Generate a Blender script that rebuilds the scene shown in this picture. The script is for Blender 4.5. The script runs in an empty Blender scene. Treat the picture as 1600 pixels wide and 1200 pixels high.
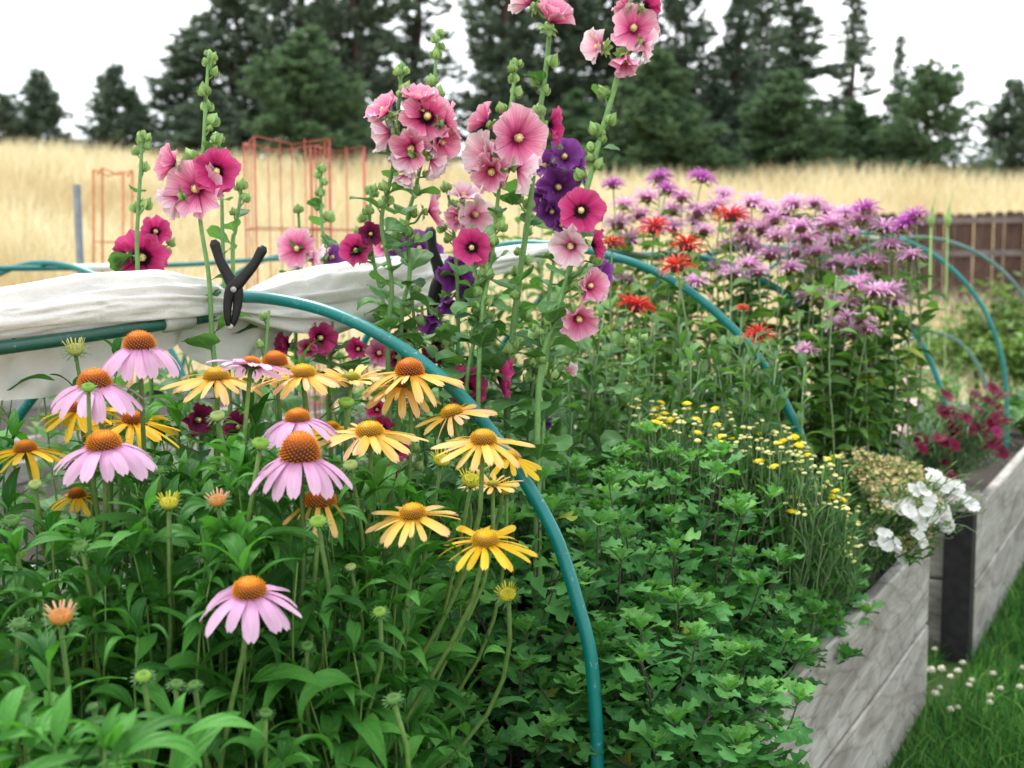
import bpy, math, random
import numpy as np
from mathutils import Matrix, Vector, noise

random.seed(7)
rng = np.random.default_rng(7)
R = math.radians
sc = bpy.context.scene
COL = sc.collection

# ------------------------------------------------------------------ camera, sky, sun, exposure
F_PX, HORIZON, CAM_H, YAW = 1900.0, 415.0, 1.48, R(29.05)
PITCH = math.atan((600.0 - HORIZON) / F_PX)
CAM = Vector((0, 0, CAM_H))
FWD = Vector((-math.sin(YAW) * math.cos(PITCH), math.cos(YAW) * math.cos(PITCH), -math.sin(PITCH)))
RGT = Vector((math.cos(YAW), math.sin(YAW), 0))
UPV = RGT.cross(FWD)
cam_data = bpy.data.cameras.new('camera')
cam = bpy.data.objects.new('camera', cam_data)
COL.objects.link(cam)
cam.location = CAM
cam.rotation_euler = (math.pi / 2 - PITCH, 0, YAW)
cam_data.sensor_width = 36
cam_data.lens = 36 * F_PX / 1600
cam_data.clip_start = 0.05
cam_data.clip_end = 2000
cam_data.dof.use_dof = True
cam_data.dof.focus_distance = 2.1
cam_data.dof.aperture_fstop = 4.3
sc.camera = cam

SUN_EL, SUN_AZ = R(58), R(-60)          # azimuth measured from +Y towards +X
world = bpy.data.worlds.new('World')
sc.world = world
world.use_nodes = True
wn, wl = world.node_tree.nodes, world.node_tree.links
wn.clear()
wout = wn.new('ShaderNodeOutputWorld')
wbg = wn.new('ShaderNodeBackground')
wbg.inputs['Strength'].default_value = 0.11
sky = wn.new('ShaderNodeTexSky')
sky.sky_type = 'NISHITA'
sky.sun_disc = False
sky.sun_elevation = SUN_EL
sky.sun_rotation = SUN_AZ
wmap = wn.new('ShaderNodeMapping')
wmap.inputs['Scale'].default_value = (1.0, 1.0, 3.5)
wco = wn.new('ShaderNodeTexCoord')
wno = wn.new('ShaderNodeTexNoise')
wno.inputs['Scale'].default_value = 2.2
wno.inputs['Detail'].default_value = 6
wno.inputs['Roughness'].default_value = 0.55
wrp = wn.new('ShaderNodeValToRGB')
wrp.color_ramp.elements[0].position = 0.33
wrp.color_ramp.elements[0].color = (0.86, 0.86, 0.86, 1)
wrp.color_ramp.elements[1].position = 0.55
wrp.color_ramp.elements[1].color = (1, 1, 1, 1)
wmx = wn.new('ShaderNodeMixRGB')
wcl = wn.new('ShaderNodeTexNoise')
wcl.inputs['Scale'].default_value = 1.6; wcl.inputs['Detail'].default_value = 5; wcl.inputs['Roughness'].default_value = 0.5
wl.new(wmap.outputs['Vector'], wcl.inputs['Vector'])
wcr = wn.new('ShaderNodeValToRGB')                       # thin white overcast with greyer bellies
wcr.color_ramp.elements[0].position = 0.40; wcr.color_ramp.elements[0].color = (3.6, 3.95, 4.2, 1)
wcr.color_ramp.elements[1].position = 0.60; wcr.color_ramp.elements[1].color = (10.4, 10.7, 10.9, 1)
wl.new(wcl.outputs['Fac'], wcr.inputs['Fac']); wl.new(wcr.outputs['Color'], wmx.inputs[2])
wl.new(wco.outputs['Generated'], wmap.inputs['Vector'])
wl.new(wmap.outputs['Vector'], wno.inputs['Vector'])
wl.new(wno.outputs['Fac'], wrp.inputs['Fac'])
wl.new(wrp.outputs['Color'], wmx.inputs[0])
wl.new(sky.outputs['Color'], wmx.inputs[1])
wl.new(wmx.outputs['Color'], wbg.inputs['Color'])
wl.new(wbg.outputs['Background'], wout.inputs['Surface'])

sun_data = bpy.data.lights.new('sun', 'SUN')
sun_data.energy = 1.5
sun_data.angle = R(10)
sun_data.color = (1.0, 0.97, 0.93)
sun = bpy.data.objects.new('sun', sun_data)
COL.objects.link(sun)
sdir = Vector((math.sin(SUN_AZ) * math.cos(SUN_EL), math.cos(SUN_AZ) * math.cos(SUN_EL), math.sin(SUN_EL)))
sun.rotation_euler = sdir.to_track_quat('Z', 'Y').to_euler()

sc.view_settings.view_transform = 'Standard'
sc.view_settings.look = 'None'
sc.view_settings.gamma = 1
sc.view_settings.exposure = 1.2
sc.view_settings.use_curve_mapping = False
sc.render.engine = 'CYCLES'
sc.cycles.max_bounces = 5
sc.cycles.diffuse_bounces = 3
sc.cycles.transmission_bounces = 4
sc.cycles.glossy_bounces = 2

# ------------------------------------------------------------------ helpers
def at(x, y, d):
    """point seen at photo pixel (x, y) (1600 wide) at depth d along the view axis"""
    return CAM + d * (FWD + (x - 800) / F_PX * RGT + (600 - y) / F_PX * UPV)

def depth_of(p):
    return (Vector(p) - CAM).dot(FWD)

def ray(x, y):
    return FWD + (x - 800) / F_PX * RGT + (600 - y) / F_PX * UPV

def at_y(x, y, Y):
    r = ray(x, y)
    return CAM + r * (Y / r.y)

def V(*a): return Vector(a)
def U(a, b): return random.uniform(a, b)
def lerp(a, b, t): return a + (b - a) * t

class MB:
    def __init__(s): s.v, s.f, s.uv, s.mi, s.col = [], [], [], [], []
    def add(s, v, f, uv=None, mi=0, col=None):
        o = len(s.v)
        s.v += [tuple(p) for p in v]
        s.f += [tuple(o + i for i in q) for q in f]
        s.uv += uv if uv else [(0.5, 0.5)] * len(v)
        s.mi += [mi] * len(f)
        s.col += col if col else [(1, 1, 1)] * len(v)
    def mesh(s, name, mats, smooth=True, color=False):
        m = bpy.data.meshes.new(name)
        m.from_pydata(s.v, [], s.f)
        for a in (mats if isinstance(mats, (list, tuple)) else [mats]): m.materials.append(a)
        li = np.empty(len(m.loops), dtype=np.int32)
        m.loops.foreach_get('vertex_index', li)
        ul = m.uv_layers.new(name='UVMap')
        ul.data.foreach_set('uv', np.asarray(s.uv, dtype=np.float32)[li].ravel())
        m.polygons.foreach_set('material_index', np.asarray(s.mi, dtype=np.int32))
        m.polygons.foreach_set('use_smooth', np.full(len(s.f), smooth, dtype=bool))
        if color:
            ca = m.color_attributes.new('Col', 'FLOAT_COLOR', 'POINT')
            c = np.ones((len(s.v), 4), dtype=np.float32)
            c[:, :3] = s.col
            ca.data.foreach_set('color', c.ravel())
        m.update()
        return m
    # shapes
    def tube(s, pts, r0, r1=None, n=6, mi=0, cap=True, radii=None, col=None):
        pts = [Vector(p) for p in pts]
        if r1 is None: r1 = r0
        N = len(pts)
        verts, uv = [], []
        t0 = (pts[1] - pts[0]).normalized()
        ref = V(1, 0, 0) if abs(t0.x) < 0.9 else V(0, 1, 0)
        nrm = (ref - t0 * ref.dot(t0)).normalized()
        for i, p in enumerate(pts):
            t = (pts[min(i + 1, N - 1)] - pts[max(i - 1, 0)]).normalized()
            nrm = (nrm - t * nrm.dot(t)).normalized()
            b = t.cross(nrm)
            r = radii[i] if radii else lerp(r0, r1, i / (N - 1))
            for k in range(n):
                a = 2 * math.pi * k / n
                verts.append(p + nrm * (math.cos(a) * r) + b * (math.sin(a) * r))
                uv.append((i / (N - 1), k / n))
        f = []
        for i in range(N - 1):
            for k in range(n):
                f.append((i * n + k, i * n + (k + 1) % n, (i + 1) * n + (k + 1) % n, (i + 1) * n + k))
        if cap:
            f.append(tuple(reversed(range(n))))
            f.append(tuple((N - 1) * n + k for k in range(n)))
        s.add(verts, f, uv, mi, [col] * len(verts) if col else None)
    def box(s, lo, hi, mi=0):
        (a, b, c), (d, e, g) = lo, hi
        v = [(a, b, c), (d, b, c), (d, e, c), (a, e, c), (a, b, g), (d, b, g), (d, e, g), (a, e, g)]
        s.add(v, [(0, 3, 2, 1), (4, 5, 6, 7), (0, 1, 5, 4), (1, 2, 6, 5), (2, 3, 7, 6), (3, 0, 4, 7)], None, mi)
    def lathe(s, prof, n=12, mi=0, col=None, M=None):
        v, uv, f, cc = [], [], [], []
        for j, (r, z) in enumerate(prof):
            for k in range(n):
                a = 2 * math.pi * k / n
                p = V(r * math.cos(a), r * math.sin(a), z)
                v.append(M @ p if M else p)
                uv.append((j / (len(prof) - 1), k / n))
                cc.append(col[j] if col else (1, 1, 1))
        for j in range(len(prof) - 1):
            for k in range(n):
                f.append((j * n + k, j * n + (k + 1) % n, (j + 1) * n + (k + 1) % n, (j + 1) * n + k))
        s.add(v, f, uv, mi, cc)
    def merge(s, mesh_arrays, M, mi=0):
        v, f, uv = mesh_arrays
        s.add([M @ Vector(p) for p in v], f, list(uv), mi)

def link(name, data, parent=None, M=None):
    o = bpy.data.objects.new(name, data)
    COL.objects.link(o)
    if parent is not None: o.parent = parent
    if M is not None: o.matrix_basis = M
    return o

def tag(o, label, cat, group=None):
    o['label'] = label
    o['category'] = cat
    if group: o['group'] = group
    return o

SHARED = {}
def share(key, o, p):
    SHARED.setdefault(key, []).append((o, Vector(p)))
    return o

def thing(name, label, cat, loc, group=None):
    o = link(name, None, None, Matrix.Translation(loc))
    o.empty_display_size = 0.02
    return tag(o, label, cat, group)

def struct(name, mesh, kind='structure'):
    o = link(name, mesh)
    o['kind'] = kind
    return o

def T(p): return Matrix.Translation(Vector(p))
def Rz(a): return Matrix.Rotation(a, 4, 'Z')
def Ry(a): return Matrix.Rotation(a, 4, 'Y')
def Rx(a): return Matrix.Rotation(a, 4, 'X')
def S(k): return Matrix.Scale(k, 4)
def aim(z, spin=0):
    return Vector(z).normalized().to_track_quat('Z', 'Y').to_matrix().to_4x4() @ Rz(spin)

def leaf_M(p, az, el, roll=0, k=1):
    return T(p) @ Rz(az) @ Ry(-el) @ Rx(roll) @ S(k)

def emit(parent, items, name, base, limit=300, stuff_name=None):
    """items: (mesh, arrays, world matrix). The nearest become objects of their own, the rest one joined part."""
    items = sorted(items, key=lambda it: (it[2].translation - CAM).length)
    inv = T(-Vector(base))
    for me, arr, M in items[:limit]:
        link(name, me, parent, inv @ M)
    rest = items[limit:]
    if rest:
        vs, fs, us, o = [], [], [], 0
        for me, arr, M in rest:
            v, f, uv = arr
            A = np.array(inv @ M)
            vs.append(np.asarray(v) @ A[:3, :3].T + A[:3, 3])
            fs += [tuple(o + i for i in q) for q in f]
            us.append(np.asarray(uv)); o += len(v)
        mb = MB(); mb.v = np.concatenate(vs).tolist(); mb.f = fs; mb.uv = np.concatenate(us).tolist(); mb.mi = [0] * len(fs)
        q = link(stuff_name or 'foliage', mb.mesh('foliage', rest[0][0].materials[0]), parent)
        q['kind'] = 'stuff'

# ------------------------------------------------------------------ materials
def nmat(name):
    m = bpy.data.materials.new(name)
    m.use_nodes = True
    nt = m.node_tree
    b = nt.nodes['Principled BSDF']
    return m, nt, b, nt.nodes['Material Output']

def nd(nt, t, **kw):
    n = nt.nodes.new(t)
    for k, v in kw.items():
        if isinstance(k, str) and hasattr(n, k): setattr(n, k, v)
    return n

def rand_node(nt):
    """0..1, different for each object and for each loose piece of a joined mesh"""
    oi = nd(nt, 'ShaderNodeObjectInfo'); ge = nd(nt, 'ShaderNodeNewGeometry')
    a = nd(nt, 'ShaderNodeMath', operation='ADD'); fr = nd(nt, 'ShaderNodeMath', operation='FRACT')
    nt.links.new(oi.outputs['Random'], a.inputs[0]); nt.links.new(ge.outputs['Random Per Island'], a.inputs[1])
    nt.links.new(a.outputs[0], fr.inputs[0])
    return fr.outputs[0]

def ramp(nt, fac, stops):
    r = nd(nt, 'ShaderNodeValToRGB')
    els = r.color_ramp.elements
    while len(els) < len(stops): els.new(0.5)
    for e, (p, c) in zip(els, stops):
        e.position = p; e.color = (*c, 1)
    if fac is not None: nt.links.new(fac, r.inputs['Fac'])
    return r.outputs['Color']

def mixc(nt, fac, a, b, mode='MIX'):
    m = nd(nt, 'ShaderNodeMixRGB', blend_type=mode)
    for i, x in ((0, fac), (1, a), (2, b)):
        if isinstance(x, (int, float)): m.inputs[i].default_value = x if i == 0 else (x, x, x, 1)
        elif isinstance(x, tuple): m.inputs[i].default_value = (*x, 1)
        else: nt.links.new(x, m.inputs[i])
    return m.outputs[0]

def noise_n(nt, scale, detail=3, vec=None, rough=0.5, dist=0.0):
    n = nd(nt, 'ShaderNodeTexNoise')
    n.inputs['Scale'].default_value = scale; n.inputs['Detail'].default_value = detail
    n.inputs['Roughness'].default_value = rough; n.inputs['Distortion'].default_value = dist
    if vec is not None: nt.links.new(vec, n.inputs['Vector'])
    return n.outputs['Fac']

def mapping(nt, out, scale=(1, 1, 1)):
    m = nd(nt, 'ShaderNodeMapping'); m.inputs['Scale'].default_value = scale
    nt.links.new(out, m.inputs['Vector']); return m.outputs['Vector']

def coords(nt, which='Object'):
    return nd(nt, 'ShaderNodeTexCoord').outputs[which]

def bump(nt, b, h, strength=0.3, dist=0.01):
    n = nd(nt, 'ShaderNodeBump'); n.inputs['Strength'].default_value = strength; n.inputs['Distance'].default_value = dist
    nt.links.new(h, n.inputs['Height']); nt.links.new(n.outputs['Normal'], b.inputs['Normal'])

def translucent(nt, b, out, colr, fac):
    t = nd(nt, 'ShaderNodeBsdfTranslucent'); mx = nd(nt, 'ShaderNodeMixShader')
    mx.inputs[0].default_value = fac
    nt.links.new(colr, t.inputs['Color'])
    nt.links.new(b.outputs[0], mx.inputs[1]); nt.links.new(t.outputs[0], mx.inputs[2])
    nt.links.new(mx.outputs[0], out.inputs['Surface'])

def leaf_mat(name, dark, light, vein=(0.2, 0.36, 0.12), rough=0.55, tr=0.25, veins=0.45, side=14.0, spec=0.16):
    m, nt, b, out = nmat(name)
    r = rand_node(nt)
    c = ramp(nt, r, [(0.0, dark), (0.75, light), (1.0, tuple(min(1, x * 1.15 + 0.01) for x in light))])
    uv = coords(nt, 'UV')
    sp = nd(nt, 'ShaderNodeSeparateXYZ'); nt.links.new(uv, sp.inputs[0])
    d = nd(nt, 'ShaderNodeMath', operation='SUBTRACT'); nt.links.new(sp.outputs[1], d.inputs[0]); d.inputs[1].default_value = 0.5
    ab = nd(nt, 'ShaderNodeMath', operation='ABSOLUTE'); nt.links.new(d.outputs[0], ab.inputs[0])
    mid = ramp(nt, ab.outputs[0], [(0.0, (1, 1, 1)), (0.045, (0, 0, 0))])
    # side veins: stripes in u - |v|
    ma = nd(nt, 'ShaderNodeMath', operation='MULTIPLY_ADD'); nt.links.new(ab.outputs[0], ma.inputs[0]); ma.inputs[1].default_value = -0.9
    nt.links.new(sp.outputs[0], ma.inputs[2])
    ms = nd(nt, 'ShaderNodeMath', operation='MULTIPLY'); nt.links.new(ma.outputs[0], ms.inputs[0]); ms.inputs[1].default_value = side * math.pi
    sn = nd(nt, 'ShaderNodeMath', operation='SINE'); nt.links.new(ms.outputs[0], sn.inputs[0])
    sv = ramp(nt, sn.outputs[0], [(0.82, (0, 0, 0)), (1.0, (0.45, 0.45, 0.45))])
    vv = mixc(nt, 1.0, mid, sv, 'ADD')
    vf = nd(nt, 'ShaderNodeMath', operation='MULTIPLY'); nt.links.new(vv, vf.inputs[0]); vf.inputs[1].default_value = veins
    c2 = mixc(nt, vf.outputs[0], c, vein)
    nz = noise_n(nt, 60, 3, coords(nt, 'Object'))
    c3 = mixc(nt, 0.55, c2, ramp(nt, nz, [(0.3, (0.62, 0.62, 0.6)), (0.7, (1.25, 1.25, 1.2))]), 'MULTIPLY')
    nt.links.new(c3, b.inputs['Base Color'])
    b.inputs['Roughness'].default_value = rough
    b.inputs['Specular IOR Level'].default_value = spec
    bump(nt, b, sn.outputs[0], 0.25, 0.002)
    tc = mixc(nt, 1.0, c3, (1.5, 1.7, 0.7), 'MULTIPLY')
    translucent(nt, b, out, tc, tr)
    return m

def petal_mat(name, stops, streak=0.35, rough=0.6, tr=0.3, freq=9.0, alt=None):
    """colour runs along the petal (u), fine streaks across (v)"""
    m, nt, b, out = nmat(name)
    uv = coords(nt, 'UV')
    sp = nd(nt, 'ShaderNodeSeparateXYZ'); nt.links.new(uv, sp.inputs[0])
    st = noise_n(nt, 1.0, 2, mapping(nt, uv, (1.2, freq * 2.2, 1)), 0.6)
    off = nd(nt, 'ShaderNodeMath', operation='MULTIPLY_ADD'); nt.links.new(st, off.inputs[0]); off.inputs[1].default_value = 0.25
    off.inputs[2].default_value = -0.125
    ad = nd(nt, 'ShaderNodeMath', operation='ADD'); nt.links.new(sp.outputs[0], ad.inputs[0]); nt.links.new(off.outputs[0], ad.inputs[1])
    c = ramp(nt, ad.outputs[0], stops)
    c = mixc(nt, streak, c, ramp(nt, st, [(0.3, (0.55, 0.5, 0.55)), (0.7, (1.3, 1.3, 1.3))]), 'MULTIPLY')
    rn = rand_node(nt)
    c = mixc(nt, 1.0, c, ramp(nt, rn, [(0, (0.86, 0.86, 0.86)), (1, (1.1, 1.1, 1.1))]), 'MULTIPLY')
    if alt: c = mixc(nt, ramp(nt, rn, [(.55, (0, 0, 0)), (.95, (.65, .65, .65))]), c, alt)
    age = noise_n(nt, 1.0, 3, mapping(nt, uv, (3, 3, 1)), 0.6)
    ag2 = nd(nt, 'ShaderNodeMath', operation='MULTIPLY'); nt.links.new(sp.outputs[0], ag2.inputs[0]); nt.links.new(age, ag2.inputs[1])
    c = mixc(nt, ramp(nt, ag2.outputs[0], [(.52, (0, 0, 0)), (.66, (.45, .45, .45))]), c, (.42, .24, .12))
    nt.links.new(c, b.inputs['Base Color'])
    b.inputs['Roughness'].default_value = rough
    b.inputs['Specular IOR Level'].default_value = 0.25
    bump(nt, b, st, 0.35, 0.002)
    translucent(nt, b, out, c, tr)
    return m

def plain_mat(name, col, rough=0.6, spec=0.3, var=0.2, nscale=40, tr=0.0, per=0.25):
    m, nt, b, out = nmat(name)
    nz = noise_n(nt, nscale, 4, coords(nt, 'Object'))
    c = mixc(nt, 1.0, col, ramp(nt, nz, [(0.25, (1 - var,) * 3), (0.75, (1 + var,) * 3)]), 'MULTIPLY')
    c = mixc(nt, 1.0, c, ramp(nt, rand_node(nt), [(0, (1 - per,) * 3), (1, (1 + per,) * 3)]), 'MULTIPLY')
    nt.links.new(c, b.inputs['Base Color'])
    b.inputs['Roughness'].default_value = rough
    b.inputs['Specular IOR Level'].default_value = spec
    if tr: translucent(nt, b, out, c, tr)
    return m

def attr_mat(name, rough=0.6, spec=0.25):
    m, nt, b, out = nmat(name)
    a = nd(nt, 'ShaderNodeAttribute', attribute_name='Col')
    nt.links.new(a.outputs['Color'], b.inputs['Base Color'])
    b.inputs['Roughness'].default_value = rough
    b.inputs['Specular IOR Level'].default_value = spec
    return m

M_CONELEAF = leaf_mat('coneflower leaf', (0.021, 0.098, 0.017), (0.075, 0.26, 0.04), vein=(0.13, 0.3, 0.09), side=7, veins=0.4)
M_CHRYS = leaf_mat('chrysanthemum leaf', (0.034, 0.13, 0.042), (0.11, 0.33, 0.09), vein=(0.17, 0.36, 0.14), side=4, veins=0.5, rough=0.55)
M_CHRYS_Y = leaf_mat('young chrysanthemum leaf', (0.06, 0.2, 0.05), (0.13, 0.34, 0.075), vein=(0.3, 0.5, 0.18), side=4, veins=0.4, rough=0.5)
M_HOLLYLEAF = leaf_mat('hollyhock leaf', (0.04, 0.12, 0.04), (0.11, 0.25, 0.085), vein=(0.26, 0.42, 0.18), side=5)
M_BALMLEAF = leaf_mat('bee balm leaf', (0.045, 0.12, 0.03), (0.14, 0.28, 0.065), vein=(0.24, 0.38, 0.15), side=8)
M_SAGE = leaf_mat('grey green leaf', (0.045, 0.125, 0.04), (0.125, 0.27, 0.085), vein=(0.3, 0.42, 0.25), side=6, rough=0.6)
M_YELLOWLEAF = leaf_mat('yellowing leaf', (0.16, 0.22, 0.03), (0.33, 0.4, 0.06), vein=(0.4, 0.45, 0.15))
M_SHRUB = leaf_mat('shrub leaf', (0.06, 0.13, 0.03), (0.2, 0.32, 0.08), rough=0.5)
M_STEM = plain_mat('coneflower stem', (0.11, 0.2, 0.045), 0.55, 0.3, 0.25, 90)
M_HSTEM = plain_mat('hollyhock stem', (0.14, 0.27, 0.09), 0.6, 0.25, 0.2, 90)
M_WSTEM = plain_mat('woody stem', (0.10, 0.075, 0.065), 0.7, 0.2, 0.3, 90)
M_GSTEM = plain_mat('pale stem', (0.2, 0.28, 0.14), 0.6, 0.25, 0.2, 90)
M_BRACT = plain_mat('green bract', (0.055, 0.16, 0.035), 0.55, 0.3, 0.25, 120)
M_BUD = plain_mat('hollyhock bud', (0.28, 0.44, 0.15), 0.65, 0.2, 0.18, 70, tr=0.12)
M_CONE = attr_mat('cone florets', 0.55)
M_PURPLE = petal_mat('lilac petal', [(0.0, (0.62, 0.23, 0.47)), (0.35, (0.78, 0.42, 0.66)), (1.0, (0.83, 0.55, 0.74))], 0.4, freq=5)
M_YELLOW = petal_mat('yellow petal', [(0.0, (0.88, 0.42, 0.03)), (0.4, (0.90, 0.56, 0.08)), (0.8, (0.90, 0.62, 0.2)), (1.0, (0.88, 0.55, 0.26))], 0.35, freq=5, alt=(.88, .5, .34))
M_GOLD = petal_mat('golden petal', [(0.0, (0.92, 0.47, 0.01)), (0.5, (0.92, 0.58, 0.02)), (1.0, (0.90, 0.62, 0.06))], 0.3, freq=5)
HOLLY = {
 'pink':    petal_mat('pink hollyhock petal', [(0.0, (0.02, 0.002, 0.008)), (0.27, (0.035, 0.002, 0.014)), (0.4, (0.5, 0.03, 0.14)), (0.62, (0.76, 0.14, 0.32)), (1.0, (0.87, 0.46, 0.58))], 0.45),
 'rose':    petal_mat('rose hollyhock petal', [(0.0, (0.12, 0.006, 0.04)), (0.2, (0.3, 0.015, 0.1)), (0.38, (0.64, 0.09, 0.26)), (0.65, (0.8, 0.24, 0.42)), (1.0, (0.88, 0.52, 0.64))], 0.5),
 'magenta': petal_mat('magenta hollyhock petal', [(0.0, (0.012, 0.001, 0.006)), (0.29, (0.03, 0.001, 0.012)), (0.42, (0.42, 0.012, 0.12)), (0.7, (0.6, 0.04, 0.2)), (1.0, (0.66, 0.10, 0.28))], 0.45),
 'pale':    petal_mat('pale pink hollyhock petal', [(0.0, (0.16, 0.01, 0.06)), (0.2, (0.5, 0.05, 0.2)), (0.42, (0.78, 0.3, 0.46)), (0.7, (0.87, 0.58, 0.67)), (1.0, (0.9, 0.76, 0.8))], 0.4),
 'purple':  petal_mat('purple hollyhock petal', [(0.0, (0.05, 0.005, 0.06)), (0.25, (0.09, 0.01, 0.11)), (0.6, (0.2, 0.035, 0.26)), (1.0, (0.3, 0.08, 0.38))], 0.5),
 'maroon':  petal_mat('maroon hollyhock petal', [(0.0, (0.015, 0.002, 0.006)), (0.3, (0.08, 0.005, 0.03)), (0.7, (0.2, 0.012, 0.07)), (1.0, (0.28, 0.02, 0.10))], 0.45),
}
M_COLUMN = plain_mat('stamen column', (0.85, 0.68, 0.32), 0.8, 0.1, 0.2, 150)
M_BALM = petal_mat('pink bee balm petal', [(0.0, (0.68, 0.26, 0.56)), (0.4, (0.87, 0.46, 0.74)), (1.0, (0.92, 0.66, 0.86))], 0.3, freq=3)
M_BALMV = petal_mat('violet bee balm petal', [(0.0, (0.4, 0.06, 0.4)), (0.5, (0.6, 0.13, 0.58)), (1.0, (0.7, 0.25, 0.68))], 0.3, freq=3)
M_BALMR = petal_mat('red bee balm petal', [(0.0, (0.4, 0.015, 0.015)), (0.5, (0.72, 0.035, 0.025)), (1.0, (0.8, 0.1, 0.07))], 0.3, freq=3)
M_BALMC = plain_mat('bee balm centre', (0.13, 0.05, 0.06), 0.7, 0.2, 0.3, 150)
M_BALMB = plain_mat('pale bract', (0.38, 0.46, 0.1), 0.6, 0.25, 0.2, 60, tr=0.15)

# pipe: green plastic with scuffs
def pipe_mat(name, col, rough=0.28):
    m, nt, b, out = nmat(name)
    co = coords(nt, 'Object')
    sc1 = noise_n(nt, 70, 6, co, 0.75, 0.8)
    scr = ramp(nt, sc1, [(0.60, (0, 0, 0)), (0.68, (1, 1, 1))])
    dirt = noise_n(nt, 6, 4, co, 0.6)
    c = mixc(nt, 1.0, col, ramp(nt, dirt, [(0.3, (0.72, 0.75, 0.75)), (0.7, (1.2, 1.15, 1.12))]), 'MULTIPLY')
    f = nd(nt, 'ShaderNodeMath', operation='MULTIPLY'); nt.links.new(scr, f.inputs[0]); f.inputs[1].default_value = 0.6
    c = mixc(nt, f.outputs[0], c, (0.42, 0.52, 0.5))
    nt.links.new(c, b.inputs['Base Color'])
    rr = ramp(nt, dirt, [(0.3, (rough + 0.18,) * 3), (0.7, (rough,) * 3)])
    nt.links.new(rr, b.inputs['Roughness'])
    b.inputs['Specular IOR Level'].default_value = 0.5
    bump(nt, b, sc1, 0.08, 0.002)
    return m
M_PIPE = pipe_mat('teal green pipe', (0.0, 0.19, 0.18))
M_PIPE2 = pipe_mat('weathered grey green pipe', (0.09, 0.19, 0.17), 0.45)
M_PIPED = pipe_mat('dark green pole', (0.012, 0.085, 0.06), 0.3)
M_CLIPW = plain_mat('white plastic clip', (0.72, 0.74, 0.7), 0.45, 0.4, 0.1, 30)
M_CLIPG = plain_mat('grey tape sleeve', (0.42, 0.41, 0.38), 0.5, 0.4, 0.25, 50)
M_BLACK = plain_mat('black clamp plastic', (0.009, 0.009, 0.01), 0.5, 0.35, 0.2, 60)
M_STEEL = plain_mat('spring steel', (0.35, 0.35, 0.36), 0.35, 0.6, 0.2, 60)
M_RUST = plain_mat('red cage wire', (0.42, 0.085, 0.06), 0.65, 0.3, 0.3, 30)
M_RUST2 = plain_mat('orange cage wire', (0.55, 0.17, 0.07), 0.65, 0.3, 0.3, 30)
M_STAKE = plain_mat('grey stake', (0.2, 0.23, 0.26), 0.6, 0.3, 0.2, 20)

def fabric_mat():
    m, nt, b, out = nmat('white row cover fabric')
    co = coords(nt, 'Object')
    n1 = noise_n(nt, 420, 2, co); n2 = noise_n(nt, 9, 4, co, 0.6)
    n3 = noise_n(nt, 4.5, 5, co, 0.65)
    c = mixc(nt, 1.0, (0.86, 0.85, 0.825), ramp(nt, n2, [(0.3, (0.92, 0.91, 0.9)), (0.65, (1.04, 1.04, 1.04))]), 'MULTIPLY')
    c = mixc(nt, ramp(nt, n3, [(0.62, (0, 0, 0)), (0.8, (0.35, 0.35, 0.35))]), c, (0.55, 0.47, 0.33))
    nt.links.new(c, b.inputs['Base Color'])
    b.inputs['Roughness'].default_value = 0.9
    b.inputs['Specular IOR Level'].default_value = 0.1
    cz = noise_n(nt, 26, 3, co, 0.6, 0.7)
    cs = nd(nt, 'ShaderNodeMath', operation='SUBTRACT'); nt.links.new(cz, cs.inputs[0]); cs.inputs[1].default_value = 0.5
    ca = nd(nt, 'ShaderNodeMath', operation='ABSOLUTE'); nt.links.new(cs.outputs[0], ca.inputs[0])
    cm = nd(nt, 'ShaderNodeMath', operation='MULTIPLY_ADD'); nt.links.new(ca.outputs[0], cm.inputs[0]); cm.inputs[1].default_value = -5.0; nt.links.new(n1, cm.inputs[2])
    bump(nt, b, cm.outputs[0], 0.35, 0.0035)
    translucent(nt, b, out, c, 0.2)
    return m
M_FABRIC = fabric_mat()

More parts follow.
